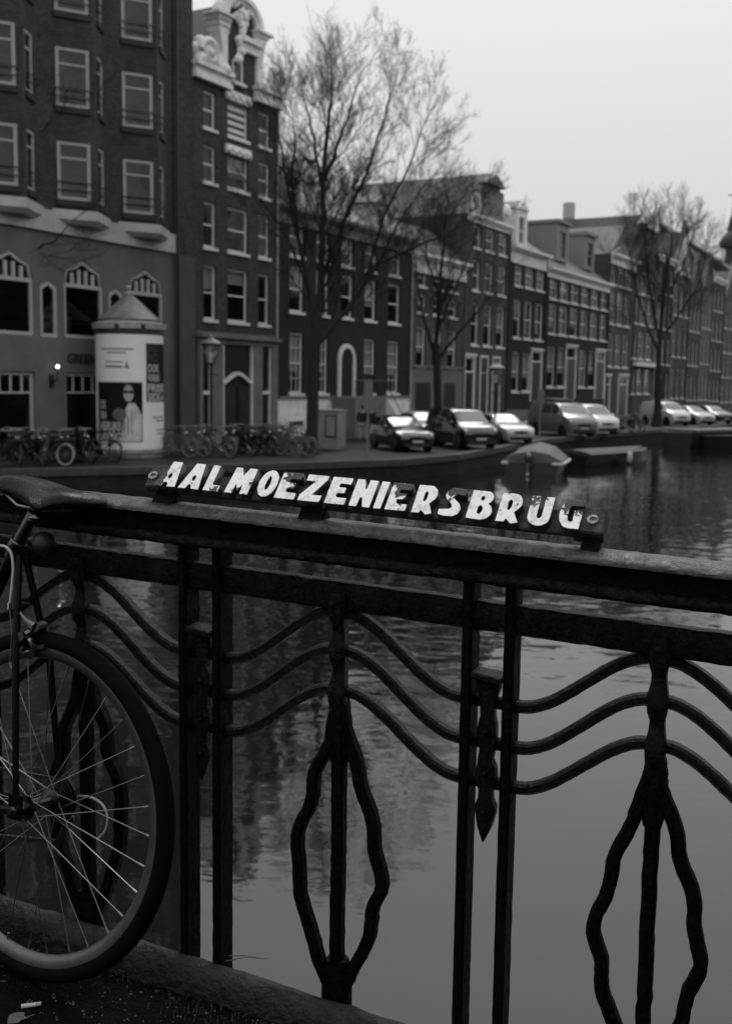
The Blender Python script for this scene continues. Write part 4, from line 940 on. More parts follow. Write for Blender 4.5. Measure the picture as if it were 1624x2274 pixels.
bbox_part('end_block', plate_m, sign, -.001, .047, -.011, .011, -.001, .050, .002)
bbox_part('end_block', plate_m, sign, PL-.047, PL+.004, -.011, .020, -.001, .050, .002)
for x in (.02, .335, PL-.03):
    bbox_part('bracket', iron, sign, x+.0, x+.05 if x < .8 else x+.03, .004, .032, -.034, .003, .002)
lpaint = letter_paint()
def gx(x):                                                    # picture x of a letter foot -> position along the plate
    y = 1083+(x-326)*(1196-1083)/(1331-326); P = onp(x, y, RP(0, -.02, 3.43), RNN); return (P-RP(-.167, -.02, 3.431)).dot(sx)
TXT = [('A', 370, 398, -1.5, .0, .6), ('A', 403, 451, 0, -.35, .06), ('L', 457.5, 493, .1, -.3, .05), ('M', 505, 560, .05, -.1, .0), ('O', 570, 614, -.1, 0, .0), ('E', 615, 662, .35, .42, -.25), ('Z', 667, 719, 0, -.1, 0), ('E', 725, 773, 0, -.15, .0),
       ('N', 780, 829, 0, -.25, .06), ('I', 834, 852, 0, -.3, .08), ('E', 859, 907, .45, .22, -.12), ('R', 917, 966, 0, -.2, .03), ('S', 975, 1027, .1, .75, -.42), ('B', 1037, 1093, 0, 0, -.05), ('R', 1103, 1155, -.05, .12, -.06), ('U', 1169, 1223, -.2, .25, -.1), ('G', 1237, 1290, .2, .45, -.2)]
LH = .0595
for ch, xa, xb, wx, wz, wb in TXT:
    x0, x1 = gx(xa), gx(xb); wd = (x1-x0)*(.9 if ch != 'I' else .85)
    if ch == 'A' and xa < 380: x0 -= .022; wd += .022
    cu = bpy.data.curves.new('letter', 'CURVE'); cu.dimensions = '2D'; cu.fill_mode = 'BOTH'; cu.extrude = .0085; cu.bevel_depth = .0009; cu.bevel_resolution = 1
    for poly in GL[ch]:
        sp_ = cu.splines.new('POLY'); sp_.points.add(len(poly)-1); sp_.use_cyclic_u = True
        for p, (a, b) in zip(sp_.points, poly): p.co = (a*wd+rr.gauss(0, .0003), b*LH+rr.gauss(0, .0003), 0, 1)
    co = bpy.data.objects.new('letter_curve', cu); COL.objects.link(co); bpy.context.view_layer.update()
    me = bpy.data.meshes.new_from_object(co.evaluated_get(bpy.context.evaluated_depsgraph_get())); bpy.data.objects.remove(co); bpy.data.curves.remove(cu)
    for v in me.vertices: v.co = Vector((v.co.x, -v.co.z-.0085, v.co.y))
    me.materials.clear(); me.materials.append(lpaint); me.name = 'letter'
    o = link('letter', me, sign, (x0, 0, -.001)); o['wear_x'] = float(wx); o['wear_z'] = float(wz); o['wear_b'] = float(wb)
for bx, bz in ((gx(347)-.013, .024), (gx(681)-.010, .020), (gx(1317.5)-.006, .025)):
    f = -.0012 if .1 < bx < .8 else -.0125
    m = MB().lathe([(.0042, 0), (.0045, .0025), (.0095, .002), (.0105, 0)], 20); m.xf(Matrix.Rotation(R_(90), 4, 'X'))
    b_ = m.build('bolt', mat('worn bolt', .3, .4, metal=.6, v2=.06, nscale=200, thr=(.45, .55)), sign, True, loc=(bx, f, bz))
    m = MB().lathe([(.0038, 0), (.0038, .0008)], 6); m.xf(Matrix.Rotation(R_(90), 4, 'X')); m.build('socket', black_door, b_, loc=(0, -.0004, 0))
# ------------------------------------------------------------------ trees
def fast_twig(mb, pts, r0, r1):
    n = len(pts); k = len(mb.v); d = (pts[-1]-pts[0])
    a = d.orthogonal().normalized(); b = d.cross(a).normalized()
    for i, p in enumerate(pts):
        r = r0+(r1-r0)*i/(n-1)
        mb.v += [(p.x+a.x*r, p.y+a.y*r, p.z+a.z*r), (p.x+(-.5*a.x+.87*b.x)*r, p.y+(-.5*a.y+.87*b.y)*r, p.z+(-.5*a.z+.87*b.z)*r), (p.x+(-.5*a.x-.87*b.x)*r, p.y+(-.5*a.y-.87*b.y)*r, p.z+(-.5*a.z-.87*b.z)*r)]
    for i in range(n-1):
        q = k+3*i
        mb.f += [(q, q+1, q+4, q+3), (q+1, q+2, q+5, q+4), (q+2, q, q+3, q+5)]
def rdir(d, ang, rg):
    a = d.orthogonal().normalized(); b = d.cross(a); ph = rg.uniform(0, 2*math.pi)
    return (d*math.cos(ang)+(a*math.cos(ph)+b*math.sin(ph))*math.sin(ang)).normalized()
def grow(mb, p, d, L, r, lev, rg, dens, up=.12):
    n = 5 if lev <= 1 else (4 if lev == 2 else 3); pts = [p]
    for i in range(n):
        d = (d+Vector((rg.gauss(0, .09), rg.gauss(0, .09), rg.gauss(0, .07)+up))).normalized(); pts.append(pts[-1]+d*(L/n))
    if lev <= 1: mb.tube(pts, [r*(1-.75*i/n) for i in range(n+1)], 5, caps=False)
    else: fast_twig(mb, pts, r, r*.4)
    if lev >= 4: return
    cnt = int(L*dens[lev]+rg.random())
    for i in range(cnt):
        t = rg.uniform(.15, 1.0)*n; a = min(int(t), n-1); q = pts[a].lerp(pts[a+1], t-a); dd = (pts[a+1]-pts[a]).normalized()
        nd = rdir(dd, R_(rg.uniform(18, 44)), rg)
        grow(mb, q, nd, L*rg.uniform(.32, .58)*(1.1-.35*t/n), max(.0042, r*.52), lev+1, rg, dens, up)
def tree(name, label, Y0, trunk, limbs, seed, taper=.28, dens=(5.0, 4.6, 6.5, 7.0), r0=.27, up=.065, lmul=1.0):
    rg = random.Random(seed); P = [ony(x, y, Y0+d) for x, y, d in trunk]; base = Vector((P[0].x, P[0].y, QZ)); P[0] = base.copy()
    root = thing(name, label, 'tree', base)
    def sm(pts, m=5):
        out = []
        for i in range(len(pts)-1):
            p0, p1, p2, p3 = pts[max(i-1, 0)], pts[i], pts[i+1], pts[min(i+2, len(pts)-1)]
            for j in range(m):
                f = j/m; out.append(.5*((2*p1)+(p2-p0)*f+(2*p0-5*p1+4*p2-p3)*f*f+(3*p1-p0-3*p2+p3)*f**3))
        return out+[pts[-1]]
    tk = MB(); q = [p-base for p in sm(P)]; n = len(q)
    tk.tube(q, [r0*(1.0+.55*max(0, 1-i/(n*.12))-taper*i/n)*(1+rg.gauss(0, .03)) for i in range(n)], 14)
    cr = MB()
    for pl, ra, rb in limbs:
        L_ = sm([ony(x, y, Y0+d)-base for x, y, d in pl]); n = len(L_)
        L_ = [p+Vector((rg.gauss(0, .025), rg.gauss(0, .025), rg.gauss(0, .02))) for p in L_]
        rs = [ra+(rb-ra)*i/(n-1) for i in range(n)]
        tk.tube(L_, rs, 8)
        for i in range(1, n-1):
            seg = (L_[i+1]-L_[i]); c = int(seg.length*dens[0]*(.12+1.25*i/n)+rg.random())
            for _ in range(c):
                p = L_[i].lerp(L_[i+1], rg.random()); frac = i/n
                grow(cr, p, rdir(seg.normalized(), R_(rg.uniform(20, 52)), rg), rg.uniform(1.2, 3.0)*(1.15-.45*frac)*lmul, max(.008, rs[i]*.26), 1, rg, dens, up)
        grow(cr, L_[-1], (L_[-1]-L_[-2]).normalized(), 1.8*lmul, rb, 1, rg, dens, up)
    tk.build('trunk', bark, root, True)
    me = bpy.data.meshes.new('crown'); me.from_pydata(cr.v, [], cr.f); me.materials.append(twigm); link('crown', me, root)
    return root
tree('canal_tree', 'large bare canal tree beside the grey utility box', 43.0, [(690, 1003, 0), (693, 930, 0), (696, 840, 0), (702, 745, 0)], [
    ([(701, 770, 0), (688, 650, 0), (664, 540, .5), (640, 430, 1), (624, 330, 1.2), (612, 260, 1.5)], .13, .012),
    ([(702, 750, 0), (711, 620, 0), (716, 480, -.3), (718, 385, -.3), (730, 260, -.6), (736, 190, -.8), (738, 150, -.8)], .18, .012),
    ([(717, 420, -.3), (695, 310, .2), (680, 235, .6), (668, 190, .8)], .075, .01),
    ([(717, 405, -.3), (746, 330, -.8), (770, 260, -1.4), (788, 200, -1.8), (800, 165, -2)], .085, .01),
    ([(706, 760, 0), (760, 700, .3), (802, 640, .8), (834, 590, 1.2), (880, 505, 2), (928, 430, 2.4), (975, 375, 2.6)], .13, .012),
    ([(713, 620, 0), (772, 470, -.8), (815, 380, -1.6), (842, 290, -2), (864, 220, -2.2), (876, 180, -2.2)], .095, .01),
    ([(812, 625, .8), (852, 480, .4), (902, 380, 0), (932, 300, -.4), (950, 250, -.8)], .075, .01),
    ([(690, 660, 0), (645, 545, -1), (600, 470, -1.8), (560, 420, -2.4)], .065, .01),
    ([(836, 590, 1.2), (925, 545, 1), (1000, 515, .8), (1040, 470, .5)], .07, .015),
    ([(664, 540, .5), (650, 400, -.6), (655, 300, -1.2), (642, 230, -1.6)], .065, .01)], 11)
tree('canal_tree', 'slimmer bare tree between the dark hatchback and the black van', 52.0, [(976, 985, 0), (972, 900, 0), (969, 790, 0), (966, 760, 0)], [
    ([(968, 800, 0), (942, 715, .4), (924, 600, .8), (912, 500, 1)], .095, .01),
    ([(967, 770, 0), (975, 650, -.3), (985, 530, -.6), (992, 440, -.6)], .13, .02),
    ([(970, 800, 0), (1010, 747, -.4), (1060, 690, -.8), (1105, 645, -1)], .085, .01),
    ([(970, 735, 0), (1010, 640, .5), (1046, 550, .8), (1070, 460, 1)], .085, .01),
    ([(975, 660, 0), (945, 560, -.8), (940, 470, -1.2)], .065, .01)], 12, dens=(4.8, 4.4, 6.0, 6.0), r0=.22, up=.065)
tree('canal_tree', 'far bare tree with thick dark trunk by the parked white van', 80.0, [(1458, 945, 0), (1460, 860, 0), (1462, 790, 0), (1472, 660, 0), (1480, 560, 0)], [
    ([(1462, 790, 0), (1428, 700, .5), (1404, 610, .8), (1398, 560, 1)], .1, .03),
    ([(1466, 770, 0), (1442, 640, -.5), (1432, 560, -1), (1432, 520, -1)], .11, .03),
    ([(1480, 600, 0), (1490, 540, .5), (1488, 510, .6)], .12, .03),
    ([(1476, 740, 0), (1512, 690, -.6), (1545, 640, -1), (1562, 590, -1)], .1, .03),
    ([(1480, 660, 0), (1518, 580, .8), (1534, 530, 1)], .1, .03)], 13, taper=.8, dens=(4.2, 4.2, 5.5, 5.0), r0=.3, up=.065, lmul=1.5)
tree('canal_tree', 'bare tree reaching its branches in from the left edge', 40.0, [(-150, 1020, 0), (-145, 880, 0), (-140, 760, 0), (-135, 690, 0)], [
    ([(-138, 720, 0), (-60, 560, 0), (10, 470, .3), (70, 385, .6), (128, 300, .8), (185, 240, .8)], .13, .015),
    ([(-136, 700, 0), (-70, 500, -.4), (0, 360, -.8), (50, 260, -1), (80, 170, -1)], .13, .015),
    ([(-140, 740, 0), (-40, 620, -.8), (40, 570, -1), (110, 540, -1.2), (150, 505, -1.2)], .1, .012),
    ([(-138, 690, 0), (-120, 400, 0), (-90, 200, 0)], .15, .03),
    ([(-60, 560, 0), (30, 400, 1), (90, 330, 1.3)], .07, .012)], 14, dens=(3.0, 3.2, 4.0, 4.0))
# ------------------------------------------------------------------ advertising column
def ad_column():
    P = onz(290, 1017, QZ); d = Vector((P.x, P.y, 0)).normalized(); c = P+d*1.15; Yc = c.y
    px = Yc/FPX; r = 73*px; Z = lambda y: ony(290, y, Yc).z-QZ
    root = thing('advertising_column', 'round white advertising column with conical roof and posters', 'advertising column', (c.x, c.y, QZ), math.atan2(-d.y, -d.x)+math.pi/2)
    MB().lathe([(r*.99, 0), (r*.99, Z(1003)), (r*1.02, Z(1002)), (r*1.02, Z(996)), (r, Z(994))], 48).build('plinth', mat('stained concrete', .11, .8, v2=.26, nscale=2.5, thr=(.4, .6)), root, True)
    MB().lathe([(r, Z(993.5)), (r, Z(744))], 64).build('drum', mat('white paper posting', .84, .6, var=.05, nscale=2), root, True)
    MB().lathe([(r*1.01, Z(743)), (r*1.04, Z(740)), (r*1.0, Z(735)), (r*1.0, Z(733))], 48).build('frieze', mat('dark column metal', .03, .5), root, True)
    MB().lathe([(r*1.0, Z(733)), (r*1.08, Z(732)), (r*1.09, Z(719)), (r*1.0, Z(717)), (r*.9, Z(716)), (r*.9, Z(713))], 48).build('roof_ring', mat('pale column metal', .34, .5, var=.3, nscale=3), root, True)
    MB().lathe([(r*.93, Z(712)), (r*.94, Z(710)), (r*.55, Z(684)), (r*.14, Z(656)), (r*.13, Z(653))], 48).build('cone_roof', mat('weathered zinc', .1, .5, v2=.24, nscale=1.6, thr=(.35, .65)), root, True)
    MB().lathe([(r*.16, Z(654)), (r*.16, Z(650)), (.05, Z(647)), (.07, Z(641)), (.1, Z(638)), (.02, Z(633))], 12).build('finial', MATS['pale column metal'], root, True)
    for a in (-1.9, -1.2): MB().blob((r*1.1*math.cos(a), r*1.1*math.sin(a), Z(726)), .09, n=8).build('bolt_head', black_door, root)
    ang = lambda x: math.asin(max(-.999, min(.999, (x-290)/73)))           # 0 = towards the camera
    def at(a, z, g): return (math.sin(a)*(r+g), -math.cos(a)*(r+g), z)
    def sheet(name, x0, x1, y0, y1, m, g, parent=root):
        a0, a1 = (ang(x0) if abs(x0-290) < 73 else math.copysign(abs(x0-290)/73*1.57, x0-290)), (ang(x1) if abs(x1-290) < 73 else 1.75); n = 14; mb = MB(); vs_ = []
        for i in range(n+1):
            a = a0+(a1-a0)*i/n; vs_ += [at(a, Z(y1), g), at(a, Z(y0), g), at(a, Z(y1), g-.004), at(a, Z(y0), g-.004)]
        mb.add(vs_, [(4*i, 4*i+4, 4*i+5, 4*i+1) for i in range(n)]+[(4*i+1, 4*i+5, 4*i+7, 4*i+3) for i in range(n)]+[(4*i, 4*i+2, 4*i+6, 4*i+4) for i in range(n)]); return mb.build(name, m, parent)
    def shape(name, pts, m, g, parent):
        bm = bmesh.new(); bm.faces.new([bm.verts.new((x, y, 0)) for x, y in pts]); bmesh.ops.triangulate(bm, faces=bm.faces); bmesh.ops.subdivide_edges(bm, edges=bm.edges, cuts=5, use_grid_fill=True)
        me = bpy.data.meshes.new(name); bm.to_mesh(me); bm.free(); me.materials.append(m)
        for v in me.vertices: v.co = Vector(at(ang(v.co.x), Z(v.co.y), g))
        return link(name, me, parent)
    def words(txt, x, y, hgt, wid, m, g, parent, ang0=None):
        me = text_mesh(txt, 1.0, m, 0, bold=.035); xs = [v.co.x for v in me.vertices]; ys = [v.co.y for v in me.vertices]; X0, X1 = min(xs), max(xs); Y1 = max(ys)
        a0 = ang(x) if ang0 is None else ang0; wa = wid*px/r
        bm = bmesh.new(); bm.from_mesh(me); bmesh.ops.triangulate(bm, faces=bm.faces); bmesh.ops.subdivide_edges(bm, edges=bm.edges, cuts=1); bm.to_mesh(me); bm.free()
        for v in me.vertices:
            a = a0+(v.co.x-X0)/(X1-X0)*wa; v.co = Vector(at(a, Z(y)+v.co.y/Y1*hgt*px, g))
        link('lettering', me, parent)
    inkl = mat('poster lettering', .5, .7); ink = mat('poster black', .012, .7, var=.4, nscale=2, spec=.1); figl = mat('poster shawl', .55, .7, var=.25, nscale=2.5); skin_p = mat('poster face', .4, .7, var=.2, nscale=4)
    p1 = sheet('poster', 224, 316, 848, 977, ink, .012)
    E_ = lambda cx, cy, rx, ry, n=14: [(cx+rx*math.cos(2*math.pi*i/n), cy+ry*math.sin(2*math.pi*i/n)) for i in range(n)]
    shape('figure', [(270, 976), (276, 930), (281, 905), (287, 893), (300, 893), (308, 905), (314.5, 920), (314.5, 976)], figl, .0125, p1)
    shape('hand', E_(268, 918, 15, 14), mat('poster arm', .12, .7, var=.3, nscale=5), .0128, p1)
    shape('face', E_(287, 872, 10.5, 18), skin_p, .014, p1)
    shape('hair', [(274, 866), (277, 853), (288, 848.5), (300, 852), (303, 866), (299, 858), (288, 853), (279, 858)], black_door, .0145, p1)
    for x in (281.5, 293): shape('sunglasses', E_(x, 869, 6, 4.2, 10), black_door, .016, p1)
    for i, (t_, y, w_) in enumerate((('OOK', 905, 19), ('VAN', 928, 19), ('HEERLIJKE', 952, 55), ('SAVINGS', 974, 62))): words(t_, 228, y, 18, w_, inkl, .018, p1)
    p2 = sheet('poster', 324.5, 363.5, 763, 890, ink, .012)
    for i, (t_, y, m) in enumerate((('ENZO', 781, mat('dim lettering', .055, .7)), ('ENZO', 802, mat('dim lettering', .055, .7)), ('OOK', 825, inkl), ('VAN', 846, inkl), ('FRISSE', 868, inkl), ('SIDE-A', 888, inkl))): words(t_, 327, y, 17, 34 if len(t_) < 5 else 60, m, .018, p2)
    pr_ = mat('grey print', .2, .7)
    for x0, x1, y0, y1 in ((231, 298, 775, 778.5), (243, 283, 783, 786), (239, 276, 803, 806), (238, 276, 812, 817), (337, 360, 923, 926), (345, 361, 930, 933), (345, 362, 950, 953), (347, 361, 958, 961)): sheet('print_line', x0, x1, y0, y1, pr_, .004)
    shape('print_mark', [(279, 818), (284, 800), (287, 812), (291, 818)], pr_, .006, root)
    return root
ad_column()

# ------------------------------------------------------------------ bicycles along the quay
def wheel(mb_t, mb_r, cx, R=.34, tw=.022):
    n = 28; ring = lambda r_, y: [(cx+r_*math.cos(2*math.pi*i/n), y, R+r_*math.sin(2*math.pi*i/n)) for i in range(n)]
    mb_t.tube(ring(R-tw, 0), tw, 6, closed=True, ref=(0, 1, 0)); mb_r.tube(ring(R-tw*2.4, 0), .014, 4, closed=True, ref=(0, 1, 0))
    for i in range(18):
        a = 2*math.pi*i/18; mb_r.tube([(cx+.03*math.cos(a+.5), .025*(-1)**i, R+.03*math.sin(a+.5)), (cx+(R-.055)*math.cos(a), 0, R+(R-.055)*math.sin(a))], .0022, 3, caps=False)
    mb_r.tube([(cx, -.06, R), (cx, .06, R)], .025, 8)
def make_bike(name, fm, tm, rm, crate=None, low=True, bars=None):
    root = thing(name, None, None); sn = math.sin
    for nm, cx in (('front_wheel', .54), ('rear_wheel', -.54)):
        t_, r_ = MB(), MB(); wheel(t_, r_, cx); w_ = t_.build(nm, tm, root, True); r_.build('rim', rm, w_, True)
    f = MB(); bb = (-.1, 0, .3); st = (-.26, 0, .82); hb = (.33, 0, .68); ht = (.29, 0, .86); ra, fa_ = (-.54, 0, .34), (.54, 0, .34)
    f.tube([bb, st], .016, 6); f.tube([bb, hb], .018, 6); f.tube([hb, ht], .02, 6)
    if not low: f.tube([(-.25, 0, .78), ht], .015, 6)
    else: f.tube([(-.2, 0, .6), (.0, 0, .56), (.2, 0, .62), (.31, 0, .76)], .016, 6)
    for s in (-1, 1):
        f.tube([ra[:1]+(s*.06,)+ra[2:], (-.1, s*.03, .3)], .009, 5); f.tube([(-.54, s*.06, .34), (-.24, s*.02, .74)], .008, 5); f.tube([(.54, s*.05, .34), (.45, s*.05, .5), (.33, s*.03, .68)], .011, 5)
    f.build('frame', fm, root, True)
    for cx, a0, a1 in ((-.54, 20, 200), (.54, 20, 165)):
        pts = [(cx+.375*math.cos(R_(a)), 0, .34+.375*math.sin(R_(a))) for a in range(a0, a1, 15)]; MB().tube(pts, .03, 4, flat=.25).build('mudguard', fm, root)
    g = MB(); g.tube([(-.16, .26, 1.04), (.02, .27, 1.05), (.2, .2, 1.08), (.27, 0, 1.07), (.2, -.2, 1.08), (.02, -.27, 1.05), (-.16, -.26, 1.04)], .012, 6); g.tube([ht, (.27, 0, 1.07)], .013, 6)
    hbn = g.build('handlebar', bars or mat('dull alloy bars', .3, .4, metal=.8), root, True)
    for s in (-1, 1): MB().tube([(-.18, s*.26, 1.04), (-.06, s*.265, 1.045)], .018, 6).build('grip', rubber, hbn)
    g = MB(); g.loft([[(x, w_*a, .93+z+dz) for a, z in ((-1, -.02), (-.7, .02), (0, .035), (.7, .02), (1, -.02), (0, -.05))] for x, w_, dz in ((-.42, .07, .0), (-.36, .1, .012), (-.26, .085, .005), (-.12, .03, .0), (-.06, .015, -.01))]); sd = g.build('saddle', rubber, root, True)
    MB().tube([st, (-.27, 0, .92)], .012, 6).build('seat_post', alu, sd)
    g = MB()
    for y in (-.07, 0, .07): g.tube([(-.88, y, .72), (-.35, y, .74)], .007, 4)
    for s in (-1, 1): g.tube([(-.8, s*.07, .72), (-.56, s*.08, .36)], .006, 4)
    g.build('luggage_rack', fm, root)
    g = MB(); g.tube([(-.1, -.07, .3), (-.1, .07, .3)], .018, 6); g.tube([(-.1, .07, .3), (.03, .07, .2)], .01, 4); g.tube([(-.1, -.07, .3), (-.22, -.07, .4)], .01, 4); g.box(-.01, .07, .07, .16, .185, .21); g.box(-.27, -.19, -.16, -.07, .39, .415)
    g.lathe([(.1, -.004), (.1, .004)], 14); g.v[-28:] = [(x-.1, -.05+z, y+.3) for x, y, z in g.v[-28:]]
    g.build('crankset', alu, root)
    MB().blob((.37, 0, .84), .045, n=8).build('headlamp', chrome, root, True)
    for s in (-1, 1): MB().prism([(-.54+.34*math.cos(R_(a)), .34+.34*math.sin(R_(a))) for a in range(35, 150, 12)]+[(-.6, .36)], s*.045-.002, s*.045+.002).build('skirt_guard', fm, root)
    MB().prism([(-.62, .3), (-.05, .22), (.02, .3), (-.05, .4), (-.6, .39)], -.075, -.055).build('chain_case', fm, root)
    if crate:
        m = MB(); x0, x1, y0, y1, z0, z1 = .34, .74, -.2, .2, .78, 1.06
        for z_ in (z0, (z0+z1)/2, z1-.05): m.box(x0, x1, y0-.012, y0, z_, z_+.06); m.box(x0, x1, y1, y1+.012, z_, z_+.06); m.box(x0-.012, x0, y0, y1, z_, z_+.06); m.box(x1, x1+.012, y0, y1, z_, z_+.06)
        m.box(x0, x1, y0, y1, z0-.01, z0); m.build('crate', crate, root)
        for s in (-1, 1): MB().box(-.82, -.42, s*.16-.07, s*.16+.07, .42, .76).build('pannier', mat('pannier canvas', .01, .8), root)
    return root
darkf = mat('dark bicycle enamel', .008, .4, spec=.3); greyf = mat('grey bicycle enamel', .09, .4); palerim = mat('pale rim', .2, .5); dullrim = mat('dull rim', .05, .5); whitetyre = mat('white tyre', .38, .6)
B_ = {'dark': make_bike('bicycle', darkf, rubber, dullrim), 'pale': make_bike('bicycle', greyf, mat('worn tyre', .1, .6), palerim, low=False), 'crate': make_bike('bicycle', darkf, rubber, dullrim, crate=mat('crate plastic', .03, .5)),
      'white': make_bike('bicycle', darkf, whitetyre, palerim, low=False)}
used = set()
BK = [('dark', 8, 1036, 20, 'dark bicycle cut by the left picture edge'), ('crate', 42, 1037, -70, 'dark bicycle with crate, second from the left edge'), ('dark', 82, 1036, -55, 'dark bicycle just left of the white tyred one'), ('white', 112, 1036, -22, 'bicycle with pale white front tyre facing the canal'),
      ('crate', 158, 1033, -75, 'dark bicycle with crate right of the white tyre'), ('dark', 192, 1031, -50, 'dark bicycle leaning close to the left of the advertising column'), ('dark', 232, 1029, -35, 'dark bicycle standing in front of the advertising column'), ('dark', 62, 1029, -100, 'dark bicycle in the second row under the shop window'), ('dark', 20, 1028, -80, 'dark bicycle in the second row nearest the left edge'),
      ('pale', 392, 1019, -30, 'pale wheeled bicycle right beside the advertising column'), ('pale', 424, 1018, -24, 'pale wheeled bicycle, second right of the column'), ('pale', 488, 1018, -35, 'pale wheeled bicycle in front of the street lamp'), ('dark', 512, 1016, -60, 'dark bicycle just right of the street lamp'), ('crate', 548, 1014, -65, 'dark bicycle with black crate in front of the arched door'),
      ('dark', 584, 1014, -50, 'dark bicycle in the jumble before the gable house'), ('pale', 612, 1014, -30, 'pale wheeled bicycle in the jumble left of the big tree'), ('pale', 642, 1013, -38, 'pale wheeled bicycle next to the big tree trunk'), ('dark', 662, 1010, -40, 'dark bicycle against the big tree trunk'), ('dark', 628, 1005, -75, 'dark bicycle half hidden behind the jumble by the tree'),
      ('crate', 1388, 966, -40, 'dark crate bicycle by the far moored cargo tricycle'), ('dark', 1412, 963, -65, 'dark bicycle under the far tree beside crate bicycle')]
BK += [('dark', 30, 1033, -40, 'dark bicycle squeezed between the crate bicycle and the left edge'), ('dark', 102, 1031, -85, 'dark bicycle behind the white tyred one'), ('crate', 140, 1029, -95, 'dark crate bicycle in the second row near the column'), ('dark', 178, 1028, -70, 'dark bicycle in the second row touching the advertising column'),
       ('dark', 452, 1014, -80, 'dark bicycle at the foot of the pilaster left of the street lamp'), ('dark', 530, 1010, -95, 'dark bicycle in the second row before the portal'), ('crate', 598, 1009, -70, 'dark crate bicycle in the second row left of the tree'), ('dark', 566, 1011, -20, 'dark bicycle lying across the jumble before the portal'), ('pale', 655, 1016, -15, 'pale wheeled bicycle nearest the canal before the tree')]
rb = random.Random(5)
for kd, x, y, a, lb in BK:
    src = B_[kd]
    if kd in used: o = copy_tree(src)
    else: o = src; used.add(kd)
    p = onz(x, y-4, QZ); o.scale = (1.1, 1.1, 1.1); o.location = (p.x, p.y, QZ+.004); o.rotation_euler = (R_(rb.uniform(-7, 7)), 0, R_(a+rb.uniform(-6, 6)))
    tag(o, lb, 'bicycle', 'bicycles parked along the quay')

# ------------------------------------------------------------------ street furniture
p = onz(722, 999, QZ); bx = thing('utility_box', 'pale grey street cabinet with framed notice beside the big tree', 'utility box', (p.x, p.y, QZ), R_(-20))
gm = mat('cabinet grey', .26, .55, var=.12, nscale=2); m = MB(); m.box(-.56, .56, 0, .95, .06, 1.66); m.box(-.53, .53, .03, .92, 0, .06); m.build('cabinet', gm, bx)
m = MB(); m.box(-.6, .6, -.04, .99, 1.66, 1.74); m.build('lid', gm, bx)
fr_ = MB().box(-.02, .5, -.03, -.002, .55, 1.52).build('notice_frame', mat('notice frame', .02, .4), bx); nb = MB().box(.05, .43, -.037, -.031, .62, 1.45).build('notice', mat('notice paper', .3, .6), fr_)
for i in range(7): MB().box(.09, .39-.05*(i % 3), -.04, -.0372, 1.34-i*.1, 1.36-i*.1).build('print_line', mat('notice print', .16, .6), fr_)
MB().box(-.5, -.47, -.03, 0, .7, .9).build('handle', black_door, bx)
def sign_post(x, yb, yt, y0, y1, wpx, label, cap):
    p = onz(x, yb, QZ); s = p.y/FPX; Z = lambda y: ony(x, y, p.y).z-QZ
    r = thing('sign_post', label, 'sign post', (p.x, p.y, QZ), R_(8)); MB().tube([(0, 0, 0), (0, 0, Z(y1)+.1)], .045, 8).build('pole', mat('galvanised pole', .2, .5), r)
    me = bevel_box(-wpx*s/2, wpx*s/2, -.07, -.03, Z(y1), Z(y0), .012); me.materials.append(mat('sign back', .15, .5, var=.15)); link('panel', me, r)
    if cap: MB().box(-wpx*s*.48, wpx*s*.48, -.12, .1, Z(y0)+.01, Z(yt)).build('top_unit', black_door, r)
sign_post(815, 1013, 832, 843, 912, 20, 'grey panel with dark top on a pole beside the dark hatchback', True)
sign_post(1196, 968, 860, 864, 891, 15, 'small grey sign panel on a pole beside the grey van', False)
def lamp(x, yb, ytop, label):
    p = onz(x, yb, QZ); H = ony(x, ytop, p.y).z-QZ; r = thing('street_lamp', label, 'street lamp', (p.x, p.y, QZ)); im = mat('lamp iron', .018, .45)
    MB().lathe([(.16, 0), (.16, .25), (.11, .35), (.1, .9), (.065, 1.0), (.05, H-1.35), (.09, H-1.3), (.05, H-1.2), (.11, H-1.12)], 12).build('post', im, r, True)
    m = MB(); m.tube([(-.28, 0, H-1.55), (.28, 0, H-1.55)], .02, 6); m.build('ladder_arm', im, r)
    n = 6; lo, hi, z0, z1 = .15, .33, H-1.1, H-.4
    lf = MB()
    for i in range(n):
        a = 2*math.pi*i/n; lf.tube([(lo*math.cos(a), lo*math.sin(a), z0), (hi*math.cos(a), hi*math.sin(a), z1)], .016, 4)
    lf.lathe([(lo, z0-.03), (lo*1.1, z0+.02)], n); lf.lathe([(hi*1.12, z1), (hi*1.12, z1+.05), (hi*1.2, z1+.09)], n)
    ln = lf.build('lantern_frame', im, r)
    MB().lathe([(lo*.97, z0+.02), (hi*.97, z1)], n).build('lantern_glass', glass_material('lantern glass', .25, .85) if 'lantern glass' not in MATS else MATS['lantern glass'], ln)
    MB().lathe([(hi*1.28, z1+.09), (hi*.95, z1+.2), (hi*.45, z1+.27), (.07, z1+.33), (.09, z1+.38), (.02, z1+.45)], 12).build('lantern_cap', mat('pale lamp cap', .2, .45), ln, True)
lamp(469, 1004, 745, 'lantern street lamp in front of the gable house'); lamp(1097, 982, 803, 'lantern street lamp behind the black van')

